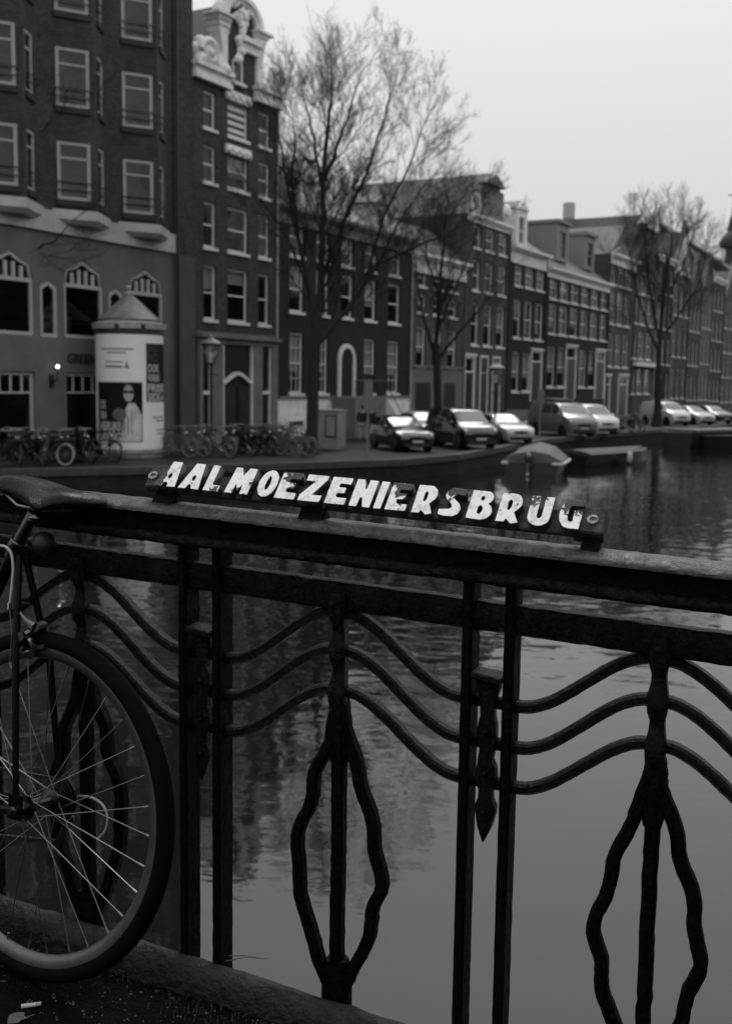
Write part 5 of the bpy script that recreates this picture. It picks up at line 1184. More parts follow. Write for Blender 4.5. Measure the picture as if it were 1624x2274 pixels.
# ------------------------------------------------------------------ parked cars
CAR = {
 'hatch': (1.72, [(2.0, .36, .55, .60, .6, .5), (1.94, .24, .66, .71, .75, .6), (1.72, .2, .79, .85, .83, .66), (1.2, .2, .91, .98, .86, .7), (.82, .2, .96, 1.04, .86, .7), (.02, .2, .98, 1.43, .86, .62), (-.7, .2, .99, 1.5, .86, .62), (-1.5, .22, 1.0, 1.43, .85, .6), (-1.88, .32, .98, 1.06, .79, .6), (-1.98, .42, .72, .78, .72, .55)], 4, 5, 7, 1.22, -1.22, .31),
 'van': (1.8, [(2.2, .4, .62, .68, .66, .55), (2.14, .26, .8, .86, .8, .64), (1.95, .22, .96, 1.02, .87, .7), (1.55, .22, 1.08, 1.16, .9, .74), (1.3, .22, 1.12, 1.22, .9, .74), (.62, .22, 1.14, 1.72, .9, .7), (.2, .22, 1.14, 1.82, .9, .7), (-1.2, .22, 1.14, 1.84, .9, .71), (-2.1, .24, 1.14, 1.8, .88, .7), (-2.2, .3, 1.1, 1.7, .86, .66)], 4, 5, 7, 1.42, -1.35, .33),
 'bigvan': (1.98, [(2.5, .42, .66, .72, .7, .58), (2.44, .26, .86, .94, .88, .7), (2.25, .22, 1.05, 1.12, .96, .78), (1.85, .22, 1.2, 1.28, .99, .82), (1.62, .22, 1.24, 1.34, .99, .82), (.85, .22, 1.26, 1.86, .99, .78), (.4, .22, 1.26, 1.96, .99, .78), (-1.4, .22, 1.26, 1.98, .99, .79), (-2.4, .24, 1.26, 1.95, .98, .78), (-2.48, .3, 1.2, 1.85, .95, .74)], 4, 5, 7, 1.6, -1.5, .34),
}
def make_car(name, kind, paint, roofrack=False, lights=.5):
    W_, st, c0, c1, c2, fwx, rwx, wr = CAR[kind]; root = thing(name, None, None)
    def ring(s):
        x, zb, zl, zt, wb, wt = s; h = [(.9*wb, zb), (1.0*wb, zb+(zl-zb)*.45), (.985*wb, zl), (wt*1.03, zt-.045*(1 if zt-zl > .2 else .4)), (wt*.72, zt)]
        return [(x, y, z) for y, z in h]+[(x, -y, z) for y, z in h[::-1]]
    fine = []
    for i in range(len(st)-1):
        m_ = 3
        for j in range(m_): f = j/m_; fine.append(tuple(a+(b-a)*f for a, b in zip(st[i], st[i+1])))
    fine.append(st[-1])
    b = MB().loft([ring(s) for s in fine]).build('body', paint, root, True)
    def P(i, f, k): a, c = ring(st[i])[k], ring(st[i+1])[k]; return Vector(a).lerp(Vector(c), f)
    def patch(name, quads, off, m, parent=root):
        mb = MB()
        for q in quads:
            q = [Vector(v) for v in q]; n = (q[1]-q[0]).cross(q[3]-q[0]).normalized(); cc = (q[0]+q[2])/2
            if n.dot(cc-Vector((cc.x*.7, 0, .7))) < 0: n = -n
            mb.add([v+n*off for v in q], [(0, 1, 2, 3)])
        return mb.build(name, m, parent, True)
    ws = [[P(c0, .06, a).lerp(P(c0, .06, 9-a), ia), P(c0, .95, a).lerp(P(c0, .95, 9-a), ia), P(c0, .95, b_).lerp(P(c0, .95, 9-b_), ib), P(c0, .06, b_).lerp(P(c0, .06, 9-b_), ib)] for a, b_, ia, ib in ((3, 4, .05, 0), (4, 5, 0, 0), (5, 6, 0, .05))]
    patch('windshield', ws, .014, mat('windshield glass', .2, .1, metal=.75))
    for s in (0, 1):
        k2, k3 = (2, 3) if s == 0 else (7, 6)
        def SP(x_i, f, v): return P(x_i, f, k2).lerp(P(x_i, f, k3), v)
        qs = [('front_side_window', [[SP(c0, .55, .12), SP(c0, .98, .8), SP(c1, 1, .86), SP(c1, 1, .1)]])]
        if kind == 'hatch': qs.append(('rear_side_window', [[SP(c1+1, .06, .1), SP(c1+1, .06, .86), SP(c2-1, .95, .84), SP(c2-1, .95, .12)], [SP(c2, .1, .12), SP(c2, .1, .82), SP(c2, .7, .6), SP(c2, .7, .2)]]))
        elif kind == 'bigvan': qs.append(('rear_side_window', [[SP(c1+1, .1, .12), SP(c1+1, .1, .86), SP(c1+1, .62, .86), SP(c1+1, .62, .12)]]))
        for nm, q in qs: patch(nm, q, .012, carglass)
        sy = 1 if s == 0 else -1; fr = st[1]; hx = st[1][0]
        h = MB(); a, c = st[1], st[2]; zl = (a[2]+c[2])/2
        h.blob((c[0]-.02, sy*(c[4]-.17), zl-.02), .17, (1.05, .95, .55), 10); h.build('headlight', mat('headlight', .6, .12, coat=1.0, spec=.8), root, True)
        mir = MB(); mir.blob((st[4][0]-.2, sy*(st[4][4]+.1), st[4][2]+.06), .11, (.6, 1, .75), 8); mir.build('mirror', paint, root, True)
        for x in (fwx, rwx):
            t_ = MB().lathe([(wr*.62, -.1), (wr*.95, -.1), (wr, -.06), (wr, .06), (wr*.95, .1), (wr*.62, .1)], 20); t_.xf(Matrix.Translation((x, sy*(W_/2-.1), wr)) @ Matrix.Rotation(R_(90), 4, 'X')); w_ = t_.build('wheel', rubber, root, True)
            q = MB().lathe([(.02, -.085), (wr*.62, -.09), (wr*.62, .09), (.02, .085)], 14); q.xf(Matrix.Translation((x, sy*(W_/2-.1), wr)) @ Matrix.Rotation(R_(90), 4, 'X')); q.build('rim', alu, w_, True)
            a_ = MB().lathe([(wr*1.0, -.03), (wr*1.14, -.03), (wr*1.14, .03), (wr*1.0, .03)], 20); a_.xf(Matrix.Translation((x, sy*(W_/2-.025), wr+.02)) @ Matrix.Rotation(R_(90), 4, 'X')); a_.build('wheel_arch', black_door, root)
    fx_ = st[0][0]; z_ = (st[0][2]+st[0][3])/2; wd = st[0][4]
    m = MB(); 
    for i in range(3): m.box(fx_-.1, fx_+.012, -wd*.62, wd*.62, z_-.02+i*.06-.05, z_+.015+i*.06-.05)
    m.build('grille', black_door, root); MB().box(fx_-.2, fx_+.02, -wd*1.0, wd*1.0, st[0][1]-.12, st[0][1]+.02).build('lower_bumper', mat('bumper plastic', .02, .55), root)
    MB().box(fx_, fx_+.022, -.25, .25, st[0][1]+.04, st[0][1]+.14).build('number_plate', mat('number plate', .45, .5), root)
    MB().lathe([(.06, 0), (.06, .02)], 10).xf(Matrix.Translation((fx_+.01, 0, z_+.07)) @ Matrix.Rotation(R_(90), 4, 'Y')).build('badge', chrome, root)
    if roofrack: MB().tube([(.3, -.5, 2.06), (.3, .5, 2.06)], .03, 6).tube([(-1.4, -.5, 2.06), (-1.4, .5, 2.06)], .03, 6).box(-1.8, .5, -.45, .45, 2.08, 2.14).build('roof_rack', alu, root)
    return root
pb = mat('black car paint', .006, .12, coat=1.0, spec=.6); pw = mat('white car paint', .6, .25, coat=1.0); pg = mat('grey car paint', .16, .25, coat=1.0); psil = mat('silver car paint', .42, .25, coat=1.0); pdk = mat('dark car paint', .02, .15, coat=1.0)
CF = R_(20); cdir = Vector((math.sin(CF), -math.cos(CF), 0)); crot = math.atan2(cdir.y, cdir.x)
for kind, paint, x, y, lb, cat, rk in (('hatch', pb, 927, 1006, 'black hatchback parked at the quay edge beside the sign pole', 'car', False), ('hatch', pw, 975, 984, 'white car half hidden behind the slimmer tree', 'car', False), ('van', pb, 1068, 1001, 'black delivery van with bright windscreen at the quay edge', 'van', False),
        ('hatch', psil, 1156, 989, 'silver hatchback between black van and sign pole', 'car', False), ('bigvan', pg, 1296, 973, 'grey panel van with roof rack at the quay edge', 'van', True), ('van', pw, 1349, 968, 'white van tucked behind the grey panel van', 'van', False),
        ('van', pw, 1513, 948, 'white van right of the far tree trunk', 'van', False), ('hatch', psil, 1570, 946, 'pale car right of the far white van', 'car', False), ('hatch', pdk, 1612, 943, 'dark car at the right picture edge', 'car', False)):
    c = make_car('parked_van' if cat == 'van' else 'parked_car', kind, paint, rk); p = onz(x, y-2, QZ); L2 = CAR[kind][1][0][0]; q = p-cdir*L2
    c.location = (q.x, q.y, QZ); c.rotation_euler = (0, 0, crot); tag(c, lb, cat, 'cars parked along the quay')

# ------------------------------------------------------------------ people on the quay
def person(x, y, rz, coat, trousers, label, stride):
    p = onz(x, y, QZ); root = thing('person', label, 'person', (p.x, p.y, QZ), rz)
    def skin(name, V, E, R, m, lv=2):
        me = bpy.data.meshes.new(name); me.from_pydata(V, E, []); o = bpy.data.objects.new(name, me); COL.objects.link(o)
        md = o.modifiers.new('s', 'SKIN'); 
        for v, r in zip(me.skin_vertices[0].data, R): v.radius = r if isinstance(r, tuple) else (r, r)
        me.skin_vertices[0].data[0].use_root = True
        o.modifiers.new('d', 'SUBSURF').levels = lv; bpy.context.view_layer.update()
        out = bpy.data.meshes.new_from_object(o.evaluated_get(bpy.context.evaluated_depsgraph_get())); bpy.data.objects.remove(o); out.materials.clear(); out.materials.append(m); out.polygons.foreach_set('use_smooth', [True]*len(out.polygons)); out.name = name
        return out
    s = stride; sk = mat('skin', .3, .6)
    V = [(0, 0, .95), (0, 0, 1.15), (0, 0, 1.4), (0, .0, 1.52), (0, .01, 1.6), (0, .02, 1.72), (.1, 0, .9), (.11, s*.5, .5), (.11, s*.9+.02, .08), (.11, s*.9-.13, .03), (-.1, 0, .9), (-.11, -s*.4, .5), (-.11, -s*.9, .08), (-.11, -s*.9-.15, .03), (.19, 0, 1.42), (.25, .05, 1.16), (.24, -.06, .93), (.24, -.1, .84), (-.19, 0, 1.42), (-.25, .05, 1.16), (-.24, -.06, .93), (-.24, -.1, .84)]
    E = [(0, 1), (1, 2), (2, 3), (3, 4), (4, 5), (0, 6), (6, 7), (7, 8), (8, 9), (0, 10), (10, 11), (11, 12), (12, 13), (2, 14), (14, 15), (15, 16), (16, 17), (2, 18), (18, 19), (19, 20), (20, 21)]
    Rr = [(.15, .11), (.13, .1), (.16, .11), .055, .085, .07, .085, .06, .04, .035, .085, .06, .04, .035, .06, .045, .033, .03, .06, .045, .033, .03]
    link('body', skin('body', V, E, Rr, sk), root)
    Vc = [(0, 0, .82), (0, 0, 1.1), (0, 0, 1.42), (0, 0, 1.5), (.2, 0, 1.43), (.26, .05, 1.16), (.25, -.06, .95), (-.2, 0, 1.43), (-.26, .05, 1.16), (-.25, -.06, .95)]
    link('coat', skin('coat', Vc, [(0, 1), (1, 2), (2, 3), (2, 4), (4, 5), (5, 6), (2, 7), (7, 8), (8, 9)], [(.2, .16), (.18, .14), (.19, .13), (.09, .08), .075, .062, .05, .075, .062, .05], coat), root)
    Vt = [(0, 0, .92), (.1, 0, .86), (.11, s*.5, .5), (.11, s*.9, .12), (-.1, 0, .86), (-.11, -s*.4, .5), (-.11, -s*.9, .12)]
    link('trousers', skin('trousers', Vt, [(0, 1), (1, 2), (2, 3), (0, 4), (4, 5), (5, 6)], [(.16, .12), .1, .075, .062, .1, .075, .062], trousers), root)
    MB().blob((0, .035, 1.72), .105, (.95, 1.05, 1.05), 12).build('hair', mat('hair', .02, .7), root, True)
    for q in ((.11, s*.9-.06), (-.11, -s*.9-.06)): MB().blob((q[0], q[1], .05), .07, (.7, 1.8, .7), 10).build('shoe', rubber, root, True)
    return root
dkcoat = mat('dark coat', .012, .8); light_tr = mat('pale trousers', .3, .8); mid_tr = mat('grey trousers', .12, .8)
person(804, 979, R_(160), dkcoat, light_tr, 'person in dark coat and pale trousers walking beside the sign pole', .14)
person(823, 979, R_(150), mat('charcoal coat', .02, .8), mid_tr, 'person in charcoal coat and grey trousers behind the sign pole', .12)

# ------------------------------------------------------------------ moored boats
def hull(L, B, H, name, m, parent, flare=.82):
    rings = []
    for i in range(13):
        f = i/12; x = -L/2+L*f; k_ = 1-max(0, (f-.45)/.55)**2.3; b = B/2*max(.03, k_)*(.93+.07*min(1, f*6)); sh = .25*max(0, f-.5)**1.5
        rings.append([(x, -b, H+sh), (x, -b*flare, .02), (x, -b*.55, -.25), (x, b*.55, -.25), (x, b*flare, .02), (x, b, H+sh), (x, b*.9, H+sh-.02), (x, -b*.9, H+sh-.02)])
    return MB().loft(rings).build(name, m, parent, True)
def rim_pts(L, B, H, s):
    out = []
    for i in range(13):
        f = i/12; x = -L/2+L*f; k_ = 1-max(0, (f-.45)/.55)**2.3; out.append((x, s*(B/2*max(.03, k_)*(.93+.07*min(1, f*6))+.02), H+.25*max(0, f-.5)**1.5))
    return out
QD = (EDGE[11]-EDGE[9]).normalized(); qrot = math.atan2(QD.y, QD.x)
def boat(name, label, x, y, L, B, H, hm, rot=None):
    p = onz(x, y, 0); r_ = qrot if rot is None else rot; d = Vector((math.cos(r_), math.sin(r_), 0)); c = p+d*(L/2)
    r = thing(name, label, 'boat', (c.x, c.y, 0), r_); hull(L, B, H, 'hull', hm, r); return r
hd = mat('dark hull paint', .015, .35, var=.3, nscale=3); tarp = mat('grey tarpaulin', .1, .7, var=.3, nscale=2.5, bump=.6, bscale=6); wrub = mat('white rubbing strip', .5, .5)
b = boat('covered_boat', 'small boat under a grey peaked tarpaulin with outboard motor', 1178, 1056, 5.6, 2.5, .5, hd, R_(74))
L, B, H = 5.6, 2.5, .5
for s in (-1, 1): MB().tube(rim_pts(L, B, H, s)[:8], .06, 6).build('rubbing_strip', wrub, b, True)
m = MB(); m.tube([(-L/2-.03, -B/2+.05, H), (-L/2-.03, -B/2+.4, H)], .07, 6); m.tube([(-L/2-.03, B/2-.05, H), (-L/2-.03, B/2-.3, H)], .07, 6); m.build('stern_fender', wrub, b, True)
rings = []
rg = random.Random(9)
for i in range(11):
    f = i/10; x = -L/2+.05+L*.95*f; k_ = 1-max(0, (f-.45)/.55)**2.3; w_ = B/2*max(.06, k_)*.99; rd = .16+.5*math.cos(min(1, abs(f-.4)/.62)*1.45)*(1.0 if i % 2 else .84)
    rings.append([(x, -w_, H+.0), (x, -w_*.97, H+.12), (x+rg.uniform(-.08, .08), -w_*.55, H+.08+rd*.78), (x, 0, H+.1+rd), (x+rg.uniform(-.08, .08), w_*.55, H+.08+rd*.72), (x, w_*.97, H+.12), (x, w_, H)])
MB().loft(rings).build('tarpaulin', tarp, b)
m = MB(); om = thing; m.blob((-L/2-.28, .1, .75), .2, (1.1, .75, 1.1), 10); m.tube([(-L/2-.28, .1, .6), (-L/2-.34, .1, .0), (-L/2-.36, .1, -.2)], [.09, .07, .06], 8); m.box(-L/2-.2, -L/2+.05, .0, .2, .42, .6); mo = m.build('outboard_motor', mat('motor cowl', .05, .3, coat=.5), b, True)
MB().blob((-L/2-.36, .1, .06), .11, (1.2, .7, .8), 8).build('motor_skeg', mat('pale motor leg', .35, .5), mo, True)
b = boat('low_boat', 'low dark boat with flat grey cover and white fender', 1262, 1034, 7.0, 2.2, .55, hd, qrot+R_(-16))
rings = []
for i in range(9):
    f = i/8; x = -3.5+.2+6.2*f; k_ = 1-max(0, (f-.45)/.55)**2.3; w_ = 1.06*max(.06, k_); rings.append([(x, -w_, .56), (x, -w_*.6, .68), (x, 0, .74), (x, w_*.6, .68), (x, w_, .56)])
MB().loft(rings).build('cover', mat('dark grey cover', .04, .7, var=.25, nscale=3), b)
MB().lathe([(.03, 0), (.13, .1), (.14, .35), (.11, .5), (.03, .58)], 10).build('fender', wrub, b, True, loc=(-.2, -1.2, .05))
b = boat('dark_barge', 'dark steel barge moored beyond the low boat', 1500, 993, 9, 2.6, .95, mat('barge steel', .03, .5, var=.3, nscale=2), qrot+R_(-25))
m = MB(); m.box(-4, 2.2, -1.15, 1.15, .96, 1.1); m.build('deck', mat('barge deck', .1, .6, var=.25, nscale=2), b)
b = boat('banner_boat', 'flat boat with a white banner on its side at the right edge', 1545, 994, 10, 2.4, .8, hd, qrot+R_(-40))
MB().box(-2.2, 3.2, -1.32, -1.27, .55, 1.25).build('banner', wrub, b)
for i in range(7): MB().box(-1.8+i*.65, -1.45+i*.65, -1.325, -1.321, .72, 1.08).build('banner_print', mat('banner print', .2, .6), b)
# ------------------------------------------------------------------ bicycle against the railing
balu = mat('tarnished alloy', .11, .3, metal=1.0, var=.25, nscale=40)
WR = .342; yw, ln_ = R_(8), R_(7)
bt = RTN*math.cos(yw)+RNN*math.sin(yw); bn = RNN*math.cos(yw)-RTN*math.sin(yw)
bup = (Vector((0, 0, 1))*math.cos(ln_)-bn*math.sin(ln_)).normalized(); bX = -bt; bY = bup.cross(bX).normalized()
hubw = Vector((RP0.x, RP0.y, 0))+RTN*-.34+RNN*.11+Vector((0, 0, 2.812)); broot = hubw-bup*WR
def bl(x, y, off=0.0):
    P = onp(x, y, hubw+bY*off, bY)-broot; return Vector((P.dot(bX), off, P.dot(bup)))
bike = thing('leaning_bicycle', 'dark bicycle leaning on the railing, rear wheel and saddle in view', 'bicycle', M=Matrix(((bX.x, bY.x, bup.x, broot.x), (bX.y, bY.y, bup.y, broot.y), (bX.z, bY.z, bup.z, broot.z), (0, 0, 0, 1))))
RX = Matrix.Translation((0, 0, WR)) @ Matrix.Rotation(R_(90), 4, 'X')
def torus_y(prof, n=96): return MB().lathe(prof+[prof[0]], n, caps=False).xf(RX)
tp = [(WR-.0165+.0175*math.cos(a), .0175*math.sin(a)) for a in [2*math.pi*i/14 for i in range(14)]]
tyre_m = mat('bicycle tyre', .003, .75, bump=.1, bscale=300, spec=.06)
wh = torus_y(tp).build('rear_wheel', tyre_m, bike, True)
torus_y([(WR-.041, .0105), (WR-.029, .0115), (WR-.024, .0115), (WR-.024, -.0115), (WR-.029, -.0115), (WR-.041, -.0105), (WR-.05, -.006), (WR-.053, 0), (WR-.05, .006)]).build('rim', mat('worn alloy rim', .14, .42, metal=.9, var=.2, nscale=30), wh, True)
steel = mat('dull spoke steel', .2, .36, metal=1.0)
for i in range(32):
    sd = 1 if i % 2 else -1; a = 2*math.pi*i/32; off = R_(62)*(1 if (i//2) % 2 else -1); a0 = a+off
    p0 = Vector((.021*math.cos(a0), sd*.031, WR+.021*math.sin(a0))); p1 = Vector(((WR-.054)*math.cos(a), sd*.002, WR+(WR-.054)*math.sin(a)))
    s_ = MB().tube([p0, p1], .00105, 5, caps=False).tube([p1.lerp(p0, .045), p1], .002, 5).build('spoke', steel, wh, True)
hb_ = MB().lathe([(.004, -.075), (.004, -.066), (.009, -.065), (.009, -.055), (.013, -.05), (.013, -.034), (.025, -.0335), (.025, -.0285), (.015, -.027), (.0135, 0), (.015, .027), (.025, .0285), (.025, .0335), (.012, .035), (.012, .048), (.006, .05), (.006, .062), (.0085, .063), (.0085, .072), (.004, .073), (.004, .082)], 20).xf(RX)
hb_.build('hub', balu, wh, True)
sp_m = MB()
for i, r_ in enumerate((.026, .03, .034, .038, .043, .048)): sp_m.lathe([(.015, .036+i*.0037), (r_, .036+i*.0037), (r_, .038+i*.0037), (.015, .038+i*.0037)], 24)
sp_m.xf(RX).build('cassette', mat('oily steel', .06, .4, metal=1.0), wh)
fr = MB(); cl_n = bl(42, 1232, .018); cl_f = bl(58, 1240, -.018); seat_lug = bl(34, 1222); bbk = Vector((.42, 0, .27))
for s, c_ in ((1, cl_n), (-1, cl_f)):
    fr.tube([c_, c_.lerp(Vector((-.0, s*.052, WR+.1)), .55)+Vector((0, s*.012, 0)), (0.0, s*.058, WR+.012)], [.0075, .0078, .006], 8)
    fr.tube([(0, s*.058, WR), bbk+Vector((0, s*.03, 0))], .0085, 8); fr.box(-.014, .02, s*.056-.003, s*.056+.003, WR-.018, WR+.03)
fr.tube([seat_lug+Vector((-.006, 0, .012)), bbk], .0145, 12); fr.tube([seat_lug+Vector((.01, 0, -.03)), (.55, 0, .86)], .0135, 10); fr.tube([bbk, (.62, 0, .72)], .015, 10)
fr.tube([cl_n.lerp(Vector((0, .058, WR)), .18), cl_f.lerp(Vector((0, -.058, WR)), .18)], .006, 8)
fr.build('frame', blackgloss, bike, True)
pt0, pt1 = bl(76, 1138), bl(36, 1212)
ps = MB().tube([pt1-(pt0-pt1)*.3, pt1, pt0], .0128, 14).build('seat_post', balu, bike, True)
MB().lathe([(.016, -.014), (.018, -.012), (.018, .012), (.016, .014)], 14).xf(Matrix.Translation(pt1) @ Matrix.Rotation(-math.atan2((pt1-pt0).x, -(pt1-pt0).z), 4, 'Y')).build('seat_clamp', balu, ps, True)
c_ = bl(86, 1150); m = MB(); m.blob(c_+Vector((0, 0, 0)), .02, (1.4, 1.1, .7), 12); m.tube([c_+Vector((.005, -.02, .002)), c_+Vector((.005, .02, .002))], .008, 8); m.build('saddle_clamp', balu, ps, True)
MB().blob(bl(98, 1206, -.02), .03, (.9, .8, .8), 12).build('lock_bracket', rubber, bike, True)
# saddle
xr = bl(214, 1112).x; zr = bl(214, 1104).z; ztop = bl(100, 1068).z
secs = [(xr, .022, zr-.012, .008), (xr+.006, .045, zr-.004, .014), (xr+.02, .066, zr+.004, .022), (xr+.045, .076, zr+.008, .034), (xr+.075, .074, zr+.008, .045), (xr+.105, .062, zr+.012, .05), (xr+.14, .045, zr+.022, .046), (xr+.18, .031, zr+.028, .04), (xr+.225, .023, zr+.03, .035), (xr+.265, .019, zr+.026, .03), (xr+.282, .01, zr+.014, .02)]
rings = []
for x, w_, z, dr in secs:
    rings.append([(x, w_*a, z+dr*b) for a, b in ((-1, -1), (-.99, -.6), (-.86, -.18), (-.6, .02), (-.25, .05), (0, .02), (.25, .05), (.6, .02), (.86, -.18), (.99, -.6), (1, -1), (.8, -.95), (0, -.45), (-.8, -.95))])
bm_ = MB().loft(rings); sd = bm_.build('saddle', mat('wet black saddle leather', .003, .28, bump=.12, bscale=180, spec=.14), bike, True)
mo_ = sd.modifiers.new('sub', 'SUBSURF'); mo_.levels = 2; mo_.render_levels = 2
for s in (-1, 1): MB().tube([(xr+.05, s*.03, zr-.02), (xr+.07, s*.022, zr-.03), (xr+.12, s*.021, zr-.035), (xr+.19, s*.021, zr-.03), (xr+.25, s*.008, zr-.005)], .0035, 6).build('saddle_rail', steel, sd, True)
em = text_mesh('TRANS', .016, mat('saddle print', .25, .5), 0); 
for v in em.vertices:
    x = xr+.118-v.co.x; t_ = (x-xr); w_ = .0725 if t_ < .08 else .0725-(t_-.08)*.42
    v.co = Vector((x, w_+.0025, zr-.020+v.co.y*.9))
link('saddle_lettering', em, sd)
lg = MB(); lg.tube([(xr+.012+.012*math.cos(a)*(.4+.6*a/5), .012+.02*math.sin(a)*(.4+.6*a/5), zr+.006) for a in [i*.35 for i in range(15)]], .0011, 4); lg.build('saddle_emblem', mat('emblem silver', .5, .4), sd)
dr = MB(); rgd = random.Random(4)
drops = mat('rain drops', .02, .03, spec=1.0)
for i in range(60):
    x = xr+rgd.uniform(.03, .2); k_ = rgd.uniform(-.1, .8); 
    for a, b in zip(secs[:-1], secs[1:]):
        if a[0] <= x < b[0]:
            f = (x-a[0])/(b[0]-a[0]); w_ = a[1]+(b[1]-a[1])*f; z = a[2]+(b[2]-a[2])*f; dz = a[3]+(b[3]-a[3])*f
            zz = z+.002 if k_ < .6 else z-dz*.12*(k_-.5)/.3
            dr.blob((x, w_*k_, zz-.001), rgd.uniform(.0008, .0018), (1, 1, .6), 6)
dro = dr.build('rain_drops', drops, sd, True); dro['kind'] = 'stuff'
def csm(pts, m=6):
    out = []
    for i in range(len(pts)-1):
        p0, p1, p2, p3 = pts[max(i-1, 0)], pts[i], pts[i+1], pts[min(i+2, len(pts)-1)]
        for j in range(m): f = j/m; out.append(.5*((2*p1)+(p2-p0)*f+(2*p0-5*p1+4*p2-p3)*f*f+(3*p1-p0-3*p2+p3)*f**3))
    return out+[pts[-1]]
# rear brake and cable
br_ = MB(); a0, a1, a2, a3 = bl(38, 1352, .03), bl(78, 1392, .03), bl(52, 1412, .035), bl(98, 1388, .0)
br_.tube([a0, a0.lerp(a1, .5)+Vector((-.002, 0, -.006)), a1], [.0045, .006, .009], 8); br_.tube([a2, a2.lerp(a3, .5), a3], [.008, .01, .012], 8); br_.tube([a1, a3], .009, 8); br_.tube([a2+Vector((0, .008, 0)), a2+Vector((0, -.006, 0))], .009, 10)
bro = br_.build('brake_caliper', balu, bike, True)
p_ = bl(64, 1440, .022); m = MB(); m.tube([bl(56, 1415, .03), bl(70, 1420, .028), bl(74, 1440, .026), bl(68, 1462, .024)], [.004, .006, .006, .004], 8); m.tube([p_+Vector((0, .012, 0)), p_+Vector((0, -.012, 0))], .0055, 8); m.build('brake_shoe_holder', chrome, bro, True)
MB().tube([bl(55, 1452, .016), bl(78, 1440, .016), bl(100, 1436, .016)], .006, 8).build('brake_pad', rubber, bro, True)
hose = mat('white cable hose', .42, .45)
MB().tube(csm([bl(-30, 1212, .03), bl(0, 1211, .03), bl(16, 1216, .03), bl(26, 1232, .03), bl(29, 1262, .03), bl(26, 1305, .03), bl(22, 1340, .03)]), .0027, 8).build('brake_cable', hose, bike, True)
MB().tube([bl(22, 1338, .03), bl(21, 1352, .03)], .0045, 8).build('cable_ferrule', chrome, bike, True)
MB().tube([bl(22, 1352, .03), bl(26, 1410, .034), bl(20, 1510, .034)], .0008, 4).build('brake_wire', steel, bike)
# rear derailleur behind the wheel
g_ = MB(); d0, d1, d2 = bl(132, 1800, -.075), bl(150, 1822, -.085), bl(118, 1905, -.08)
g_.tube([(0, -.062, WR), d0, d1], [.009, .011, .01], 8); g_.tube([d1, d2], .007, 6); g_.lathe([(.02, -.004), (.02, .004)], 16); g_.v[-32:] = [(d2.x+x, d2.y+z, d2.z+y) for x, y, z in g_.v[-32:]]
de = g_.build('rear_derailleur', mat('derailleur black', .03, .35, metal=.6), bike, True)
MB().tube(csm([bl(150, 1776, -.08), bl(178, 1768, -.08), bl(206, 1772, -.08), bl(228, 1788, -.08), bl(238, 1812, -.08), bl(234, 1842, -.08), bl(216, 1864, -.08)]), .0026, 8).build('derailleur_cable', mat('grey cable hose', .26, .4), de, True)
MB().blob(d1+Vector((-.012, .005, .008)), .009, n=8).build('derailleur_knuckle', balu, de, True)
ch = MB()
for z0, z1 in ((.04, .085), (-.06, -.07)):
    for i in range(34):
        f = i/33; x = f*.42; z = WR+z0+(.27+z1-WR-z0)*f if z0 > 0 else WR-.085+(.19-WR+.085)*f; ch.box(x-.0055, x+.0055, -.052, -.045, z-.003, z+.003)
cho = ch.build('chain', MATS['oily steel'], bike); cho['kind'] = 'stuff'

# ------------------------------------------------------------------ litter on the deck
DN = (Vector((0, 0, 1))-RTN*SK).normalized()
def deck(x, y): return onp(x, y, RP(0, .1, 2.4525), DN)
def litter(name, label, cat, x, y): p = deck(x, y); return thing(name, label, cat, p, 0)
l_ = litter('cigarette_end', 'pale cigarette end lying on the dark deck', 'cigarette end', 62, 2237); d_ = Vector((.9, .25, 0)).normalized()
MB().tube([-d_*.012+Vector((0, 0, .004)), d_*.014+Vector((0, 0, .004))], .0038, 8).build('paper', mat('cigarette paper', .45, .8), l_, True); MB().tube([d_*.014+Vector((0, 0, .004)), d_*.024+Vector((0, 0, .0042))], .0037, 8).build('filter', mat('filter', .3, .8), l_, True)
def flake(n, r, h, seed):
    g = random.Random(seed); pts = [(r*g.uniform(.6, 1.1)*math.cos(2*math.pi*i/n), r*g.uniform(.6, 1.1)*math.sin(2*math.pi*i/n)) for i in range(n)]
    m = MB(); tops = [(x, y, g.uniform(.2, 1)*h) for x, y in pts]; m.add(tops+[(0, 0, h*.6)]+[(x, y, z-.001) for x, y, z in tops]+[(0, 0, h*.6-.001)], [(i, (i+1) % n, n) for i in range(n)]+[((i+1) % n+n+1, i+n+1, 2*n+1) for i in range(n)]); return m
l_ = litter('fallen_leaf', 'dull fallen leaf below the cigarette end', 'leaf', 38, 2262); flake(11, .02, .004, 2).build('leaf_blade', mat('dead leaf', .07, .8, var=.3, nscale=60), l_); MB().tube([(.015, 0, .002), (.03, .008, .004)], .0008, 4).build('leaf_stem', mat('dead leaf', .07), l_)
l_ = litter('paper_scrap', 'small crumpled white paper scrap near the kerb', 'paper scrap', 395, 2186); m = flake(9, .016, .02, 5); m.build('crumpled_sheet', mat('white scrap', .4, .8), l_); flake(7, .011, .028, 8).build('folded_corner', mat('white scrap', .4), l_)
l_ = litter('plastic_wrapper', 'torn crinkled plastic wrapper lying against the kerb', 'wrapper', 322, 2160); g = random.Random(6)
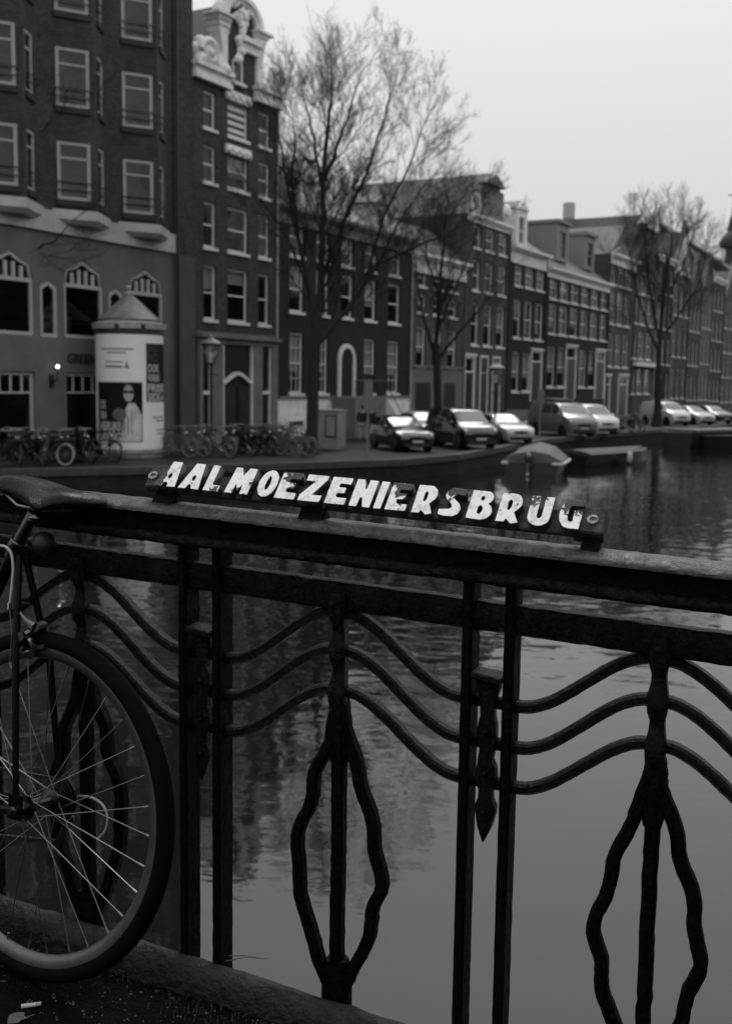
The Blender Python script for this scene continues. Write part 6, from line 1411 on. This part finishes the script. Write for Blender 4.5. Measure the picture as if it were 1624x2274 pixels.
for i in range(16):
    a = g.uniform(0, 6.28); p0 = Vector((g.uniform(-.05, .05), g.uniform(-.025, .02), g.uniform(0, .012))); dd = Vector((math.cos(a), math.sin(a)*.6, g.uniform(-.1, .25))); n_ = Vector((-dd.y, dd.x, .3))*g.uniform(.002, .006); L = g.uniform(.015, .045)
    MB().add([p0-n_, p0+n_, p0+dd*L*.5+n_*1.4+Vector((0, 0, .004)), p0+dd*L+n_*.5, p0+dd*L-n_*.6, p0+dd*L*.5-n_], [(0, 1, 2, 5), (5, 2, 3, 4)]).build('strip', mat('clear wrapper', .1, .15, spec=1.0), l_)
l_ = thing('dry_stalks', 'two thin dry stalks lying on the kerb at a post', 'stalks', RP(.02, -.02, 2.494))
for q in range(2): MB().tube([(-.01, .02*q, .003), (.03, .006*q, .012), (.075, -.012+.01*q, .016-.006*q)], [.0012, .001, .0007], 5).build('stalk', mat('dead leaf', .07), l_)
g = random.Random(12); m = MB()
for i in range(900):
    s, o = g.uniform(-.75, .9), .06+abs(g.gauss(0, .22)); p = RP(s, o, 2.453); r_ = g.uniform(.001, .0035)*(2 if g.random() < .06 else 1); a = g.uniform(0, 3)
    c_, s_ = math.cos(a)*r_, math.sin(a)*r_; m.add([(p.x-c_, p.y-s_, p.z), (p.x+s_, p.y-c_, p.z), (p.x+c_, p.y+s_, p.z+r_*.3), (p.x-s_, p.y+c_, p.z), (p.x, p.y, p.z+r_*.9)], [(0, 1, 4), (1, 2, 4), (2, 3, 4), (3, 0, 4)])
o = m.build('grit', mat('deck grit', .03, .8, v2=.1, nscale=300, thr=(.5, .6))); tag(o, 'loose grit and moss crumbs along the kerb', kind='stuff')
m = MB()
for i in range(260):
    s, o = g.choice((-.33, -.2, .0, .12))+g.gauss(0, .05), .065+abs(g.gauss(0, .03)); p = RP(s, o, 2.45); a = g.uniform(0, 6.28); h_ = g.uniform(.004, .014); le = Vector((math.cos(a), math.sin(a), 0))*h_*.7; w_ = Vector((-math.sin(a), math.cos(a), 0))*.0009
    m.add([p-w_, p+w_, p+le*.4+Vector((0, 0, h_))+w_*.6, p+le*.4+Vector((0, 0, h_))-w_*.6, p+le+Vector((0, 0, h_*1.1))], [(0, 1, 2, 3), (3, 2, 4)])
o = m.build('grass_tufts', mat('dead grass', .03, .8)); tag(o, 'sparse withered grass and moss growing at the kerb joint', kind='stuff')
